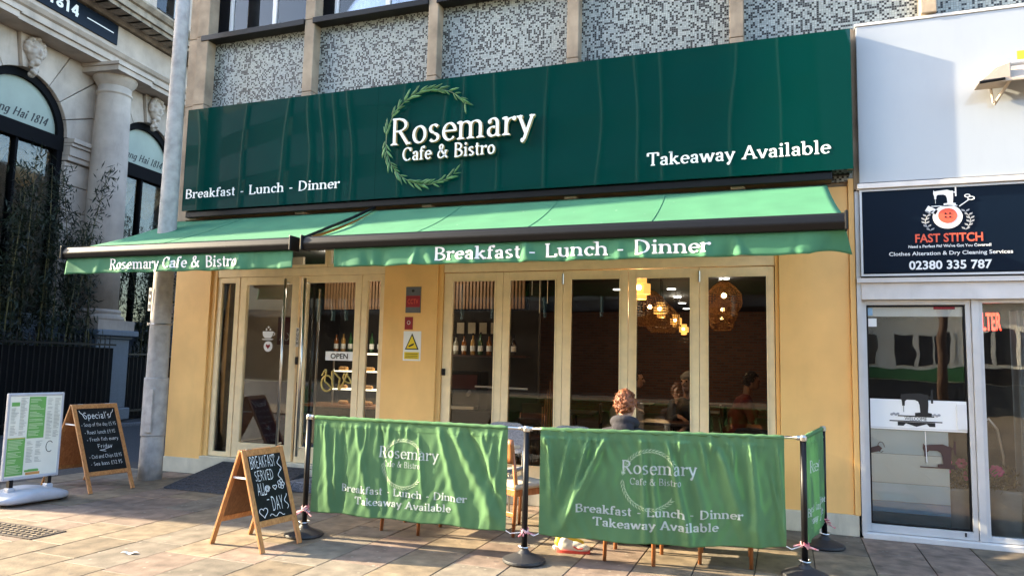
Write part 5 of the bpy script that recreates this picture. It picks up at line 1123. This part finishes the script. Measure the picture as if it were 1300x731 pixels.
    if hat:
        h.ball(hd+Vector((0, .012, .045)), (.087, .103, .088), 18, 12)
        h.lathe([(.088, 0), (.094, .005), (.094, .04), (.088, .045)], hd+Vector((0, .008, .03)), 20, 1, 1.13); h.xf(rt); h.build('beanie', hat, t, remesh=.009)
    else:
        for k in range(330):
            th = rr.uniform(0, math.pi*.72); ph = rr.uniform(0, 6.283); n_ = Vector((math.sin(th)*math.cos(ph), math.sin(th)*math.sin(ph), math.cos(th)))
            if n_.y < -.45 and n_.z < .55: continue
            if n_.z < -.15 and n_.y < .3: continue
            p = hd+Vector((n_.x*.083, .014+n_.y*.096, .012+n_.z*.112)); h.ball(p, rr.uniform(.010, .020), 6, 5)
        h.ball(hd+Vector((0, .022, .022)), (.076, .088, .100), 16, 10); h.xf(rt); h.build('hair', hair, t, remesh=.005, smit=1)
        cu2_ = MB()
        for k in range(260):
            th = rr.uniform(0, math.pi*.70); ph = rr.uniform(0, 6.283); n_ = Vector((math.sin(th)*math.cos(ph), math.sin(th)*math.sin(ph), math.cos(th)))
            if n_.y < -.4 and n_.z < .55: continue
            if n_.z < -.15 and n_.y < .3: continue
            p = hd+Vector((n_.x*.081, .014+n_.y*.096, .012+n_.z*.112)); e1 = n_.orthogonal().normalized(); e2 = n_.cross(e1); a0 = rr.uniform(0, 6.3); q_ = rr.uniform(.008, .014); dr_ = Vector((rr.uniform(-1, 1), rr.uniform(-1, 1), rr.uniform(-1, .3)))*.004
            cu2_.tube([p+e1*q_*math.cos(a0+j*.95)+e2*q_*math.sin(a0+j*.95)+n_*(.003*j-.004)+dr_*j for j in range(7)], [.0045, .0045, .004, .004, .0035, .003, .0015], 4)
        cu2_.xf(rt); cu2_.build('hair_curls', hair, t, kind='stuff', smooth=True)
    return t
person(-1.32, -1.70, R(180), 'ginger curly haired person in a charcoal hoodie seated with back to the street', 'hoodie', 'ginger', lean=.10, hands=(-.36, .77), turn=R(-12), hood=True)
person(-1.10, .95, R(8), 'person in black jacket and grey beanie sitting just inside the window', 'blackjacket', 'darkhair', 'skin2', lean=.06, seat=.62, hands=(-.30, .98), turn=R(-35), hat='greybeanie')
person(-2.15, 1.6, R(100), 'person in a cream jumper leaning over a table inside', 'jumper', 'darkhair', 'skin2', lean=.35, seat=.62, hands=(-.36, .98))
person(-.70, 2.6, R(95), 'person in a red top sitting further inside behind the last window leaf', 'redtop', 'darkhair', 'skin2', lean=.3, seat=.62, hands=(-.36, .98))

# ================================================================== INSIDE THE CAFE
def in_chair(x, y, rz, label):
    t = thing('indoor_chair', label, 'chair', (x, y, .22), rz, 'dark chairs inside the cafe', local=True)
    for a in (-1, 1):
        for c in (-1, 1): box('leg', 'black', t, a*.19-.012, a*.19+.012, c*.19-.012, c*.19+.012, 0, .40)
    box('seat', 'darkwood', t, -.21, .21, -.21, .21, .40, .43, bev=.01); box('backrest', 'darkwood', t, -.2, .2, .2, .225, .6, .86, bev=.01)
    for a in (-1, 1): box('back_post', 'black', t, a*.18-.01, a*.18+.01, .196, .216, .43, .62)
for x, y, r_, l_ in ((-1.1, 1.0, 8, 'chair of the person with the beanie'), (-2.1, 1.6, 100, 'chair of the person in the cream jumper'), (-.65, 2.6, 95, 'chair of the person in the red top'), (-3.0, 1.2, 180, 'dark chair inside the second window leaf')): in_chair(x, y, R(r_), l_)
for i, (x, y) in enumerate(((-1.25, .52), (-2.65, 1.55), (-1.2, 2.65), (-2.4, 4.2), (-1.0, 5.2))):
    t = thing('indoor_table', ['small table under the beanie wearer\'s hands', 'table the person in the cream jumper leans on', 'table beside the person in the red top', 'table deeper inside on the left', 'table deeper inside on the right'][i], 'table', (x, y, .22), 0, 'tables inside the cafe')
    box('table_top', 'darkwood', t, x-.32, x+.32, y-.3, y+.3, .94, .97, bev=.006); MB().cyl((x, y, .24), (x, y, .94), .03).build('pedestal', 'black', t); box('base', 'black', t, x-.2, x+.2, y-.2, y+.2, .222, .24)
# bar counter, shelves and bottles
ct = thing('bar_counter', 'dark counter with lit glass display shelves behind the right door', 'counter', (-5.8, 2.0, .22))
box('counter_body', 'blackmatt', ct, -7.0, -4.75, 1.5, 2.0, .22, .86); box('counter_top', 'oak', ct, -7.0, -4.72, 1.45, 2.02, .863, .90, bev=.004)
for z_ in (1.13, 1.40): box('display_shelf', 'strip', ct, -6.45, -4.75, 1.55, 1.9, z_-.008, z_+.008)
box('display_top', 'strip', ct, -6.45, -4.75, 1.55, 1.9, 1.655, 1.68)
for x in (-6.45, -5.6, -4.75): box('display_post', 'steel', ct, x-.01, x+.01, 1.55, 1.57, .9, 1.65)
rr = random.Random(2); k = 0
for z_, mt_ in ((1.14, 'pastry'), (1.41, 'pastry'), (.905, 'pastry')):
    for j in range(7):
        x = -6.3+j*.22; t = MB(); 
        for q in range(4): t.ball((x+q*.03-.05, 1.62+rr.uniform(-.02, .02), z_+.03), (.035, .045, .032), 8, 6)
        t.build('pastry', mt_, None, 'golden pastry on the %s, %s from the left' % ({1.14: 'middle display shelf', 1.41: 'upper display shelf', .905: 'counter top under the shelves'}[z_], ['first', 'second', 'third', 'fourth', 'fifth', 'sixth', 'seventh'][j]), 'pastry', 'pastries in the display', smooth=True)
sh = box('bottle_shelf', 'darkwood', None, -7.0, -3.6, 2.2, 2.48, 1.665, 1.69); sh['label'] = 'dark wall shelf carrying a row of bottles'; sh['category'] = 'shelf'
protos = []
for q in range(5):
    t = thing('bottle', 'bottle', 'bottle', (0, 0, 0), group='bottles on the bar shelf'); sc_ = (1, 1.1, .92, 1.05, .98)[q]
    MB().lathe([(.036, 0), (.038, .01), (.038, .17*sc_), (.034, .2*sc_), (.014, .235*sc_), (.013, .29*sc_)], (0, 0, 0), 14).build('glass_body', M['bottles'][q], t, smooth=True)
    MB().cyl((0, 0, .286*sc_), (0, 0, .315*sc_), .015).build('cap', 'black', t); MB().lathe([(.039, .06), (.039, .14)], (0, 0, 0), 14).build('bottle_label', 'whiteprint', t); protos.append(t)
names = ['amber', 'dark green', 'clear', 'honey coloured', 'near black']; cnt = [0]*5; ordn = ['first', 'second', 'third', 'fourth', 'fifth', 'sixth']
for j in range(24):
    x = -6.92+j*.135; q = (j*3+j//4) % 5; lab = '%s bottle, %s of its colour from the left on the bar shelf' % (names[q], ordn[cnt[q]]); cnt[q] += 1
    if cnt[q] == 1: protos[q].location = (x, 2.3, 1.69); protos[q]['label'] = lab
    else: copytree(protos[q], (x, 2.3+rr.uniform(-.02, .02), 1.69), label=lab)
for j in range(6):
    o = box('menu_card', 'cushion', None, -5.02+j*.19, -4.90+j*.19, 2.46, 2.47, 2.02, 2.19); o['label'] = 'pale card pinned in a row behind the bar, %s from the left' % ordn[j]; o['category'] = 'card'; o['group'] = 'cards pinned behind the bar'
cm = thing('coffee_machine', 'dark coffee machine standing on the bar counter', 'coffee machine', (-4.6, 1.8, .9))
box('machine_body', 'black', cm, -4.70, -4.1, 1.7, 2.05, .9, 1.45, bev=.03); box('drip_tray', 'steel', cm, -4.68, -4.12, 1.55, 1.7, .92, .96); box('wine_panel', 'wine', cm, -4.66, -4.14, 1.69, 1.699, 1.2, 1.4)
for x in (-4.55, -4.25): MB().cyl((x, 1.62, 1.12), (x, 1.7, 1.16), .03).build('group_head', 'steel', cm)
box('machine_stand', 'blackmatt', cm, -4.72, -3.6, 1.5, 2.05, .222, .898)
wp = thing('wine_wall_board', 'dark wine red board with pale letters seen through the left door', 'board', (-6.9, 1.3, 1.8)); box('board', 'wine', wp, -7.30, -6.85, 1.28, 1.32, 1.78, 2.2); sans('board_lettering', 'AX', 'grey', wp, -7.26, -7.0, 1.84, .12, 1.277)
# lamps inside
def rattan(x, y, z, label, s_=1.0):
    t = thing('rattan_lamp', label, 'lamp', (x, y, z), group='woven rattan pendant lamps'); prof = [(.05, .30), (.13, .24), (.215, .14), (.225, .02), (.2, -.05), (.15, -.10)]
    mb = MB()
    for k in range(30):
        a = k*6.2832/30
        mb.tube([(x+s_*r_*math.cos(a), y+s_*r_*math.sin(a), z+s_*h_) for r_, h_ in prof], .0035*s_, 4)
    for r_, h_ in [(p[0]+(q[0]-p[0])*f, p[1]+(q[1]-p[1])*f) for p, q in zip(prof, prof[1:]) for f in (0, .25, .5, .75)]:
        mb.tube([(x+s_*r_*math.cos(a*.2618), y+s_*r_*math.sin(a*.2618), z+s_*h_) for a in range(25)], .004*s_, 4)
    mb.build('woven_shade', 'rattan', t); MB().ball((x, y, z+.12*s_), .032, 12, 8).build('bulb', 'bulb', t, smooth=True); MB().cyl((x, y, z+.3*s_), (x, y, 3.12), .006, n=6).build('cord', 'black', t)
for i, (x, y) in enumerate(((-.74, 1.65), (-.94, 4.0), (-1.14, 6.4))): rattan(x, y, 2.38, ['large woven rattan lamp nearest the last window leaf', 'woven rattan lamp second in the row behind the last window leaf', 'woven rattan lamp farthest along its row'][i])
for i, (x, y) in enumerate(((-1.95, 3.2), (-2.1, 5.4))): rattan(x, y, 2.32, ['wide rattan lamp seen through the fourth window leaf', 'wide rattan lamp behind the other in the fourth window leaf'][i], 1.35)
def lantern(x, y, z, label):
    t = thing('glass_lantern', label, 'lamp', (x, y, z), group='lit amber glass lanterns'); MB().lathe([(.07, .12), (.07, .06), (.115, .05), (.115, -.07), (.07, -.08), (.07, -.13)], (x, y, z), 18).build('amber_shade', 'glowglass', t)
    MB().ball((x, y-.118, z), .03, 10, 8).build('bulb', 'bulb', t, smooth=True); MB().cyl((x, y, z+.12), (x, y, 3.12), .006, n=6).build('cord', 'black', t)
for i, (x, y) in enumerate(((-1.61, .62), (-1.9, 3.94), (-2.08, 6.99), (-2.37, 10.5))):
    lantern(x, y, 2.5, ['lit amber lantern closest to the window top', 'lit amber lantern second along the row', 'lit amber lantern third along the row', 'lit amber lantern deepest in the room'][i])
    pl_ = bpy.data.lights.new('lantern_light', 'POINT'); pl_.energy = 4; pl_.color = (1, .62, .3); pl_.shadow_soft_size = .12; po = bpy.data.objects.new('lantern_light', pl_); COL.objects.link(po); po.location = (x, y, 2.28)
sl = thing('slatted_screen', 'stepped fan of thin wooden slats inside the second window leaf', 'screen', (-2.62, .45, .3))
for k in range(11): h_ = .75+.62*(1-abs(k-5)/6); MB().box(-2.76+k*.03, -2.748+k*.03, .45, .47, .42, .22+h_).build('upright_slat', 'oak', sl)
bl = thing('window_bench_rail', 'pale rail behind the first window leaf', 'rail', (-3.4, .6, 1)); MB().cyl((-3.7, .6, 1.28), (-3.0, .6, 1.27), .012).build('rail_tube', 'whiteprint', bl)
for i, (x, z1) in enumerate(((-2.93, 2.42), (-2.83, 2.2), (-2.73, 2.32), (-2.63, 2.08))):
    o = MB().cyl((x, .5, z1), (x, .5, 2.6), .005, n=6).build('hanging_strip', 'whiteprint', None); o['label'] = 'pale hanging strip at the top of the second window leaf, %s from the left' % ordn[i]; o['category'] = 'decoration'; o['group'] = 'hanging strips in the window'

# ================================================================== ACROSS THE STREET (seen only as reflections)
ob = thing('office_block', 'tall pale office block across the street', 'building', (1.6, -27, 0), R(12), local=True)
box('office_body', 'officegrey', ob, -52, 0, -14, 0, 0, 21); box('lower_wing', 'officegrey', ob, -90, -52.02, -14, -1, 0, 20)
for f_ in range(5): box('glazing_band', 'officedark', ob, -51.6, -.3, .001, .03, 4.9+f_*3.3, 6.7+f_*3.3)
box('dark_shop_fronts', 'blackmatt', ob, -51.6, -.3, .001, .05, .1, 4.4)
rf = random.Random(4); fx = -51
while fx < -1: box('pale_fin', 'fin', ob, fx, fx+.10, .03, .3, 4, 20.5); fx += rf.choice((1.3, 2.1, 3.4, 4.6))
wb = thing('white_shop_building', 'low cream building with shops across the street', 'building', (12, -24, 0), R(27), local=True)
box('building_body', 'officewhite', wb, -12, 30, -10, 0, 0, 6.6)
for k in range(14):
    f = box('window_strip', 'officedark', wb, -11.5+k*3, -9.2+k*3, -.0, .06, 1.9, 3.25)
    for j in range(4): box('window_bar', 'officewhite', f, -11.5+k*3+j*.75, -11.4+k*3+j*.75, .061, .1, 1.9, 3.25)
box('roof_overhang', 'blackmatt', wb, -12, 30, .001, .9, 4.6, 4.9); box('dark_upper_band', 'officedark', wb, -12, 30, .0, .1, 4.91, 6.6)
box('shop_fronts', 'officedark', wb, -12, 30, .0, .08, .0, 1.05); box('green_fascia', 'shopgreen', wb, -12, -5.5, .0, .12, 1.1, 1.7); box('black_fascia', 'black', wb, -5.45, 20, .0, .12, 1.1, 1.7); sans('fascia_lettering', 'ROCK', 'hazard', wb, -3.2, -1.4, 1.25, .28, .13)
for i, (x, y) in enumerate(((4.0, -15), (7.2, -16))):
    t = thing('tree_trunk', ['slim bare tree across the street on the left', 'slim bare tree across the street on the right'][i], 'tree', (x, y, 0)); MB().tube([(x, y, 0), (x+.05, y, 2), (x-.05, y, 4.2), (x+.1, y, 6.5)], [.16, .13, .11, .06]).build('trunk', 'trunkbrown', t, smooth=True)
    for j in range(7): a = j*.9; MB().tube([(x, y, 3+j*.45), (x+.7*math.cos(a), y+.7*math.sin(a), 4+j*.5), (x+1.2*math.cos(a), y+1.2*math.sin(a), 4.9+j*.5)], [.05, .03, .01], 6).build('limb', 'trunkbrown', t)

# point lights added to brighten the room, by the doors and below some downlights
for (x, y, e_) in ((-6.2, 1.0, 5), (-4.6, 1.2, 2.2), (-1.0, 5.1, 1.5), (-2.3, 8.6, 3)):
    pl_ = bpy.data.lights.new('room_fill_light', 'POINT'); pl_.energy = e_; pl_.color = (1, .86, .7); pl_.shadow_soft_size = .1; po = bpy.data.objects.new('room_fill_light', pl_); COL.objects.link(po); po.location = (x, y, 3.05)
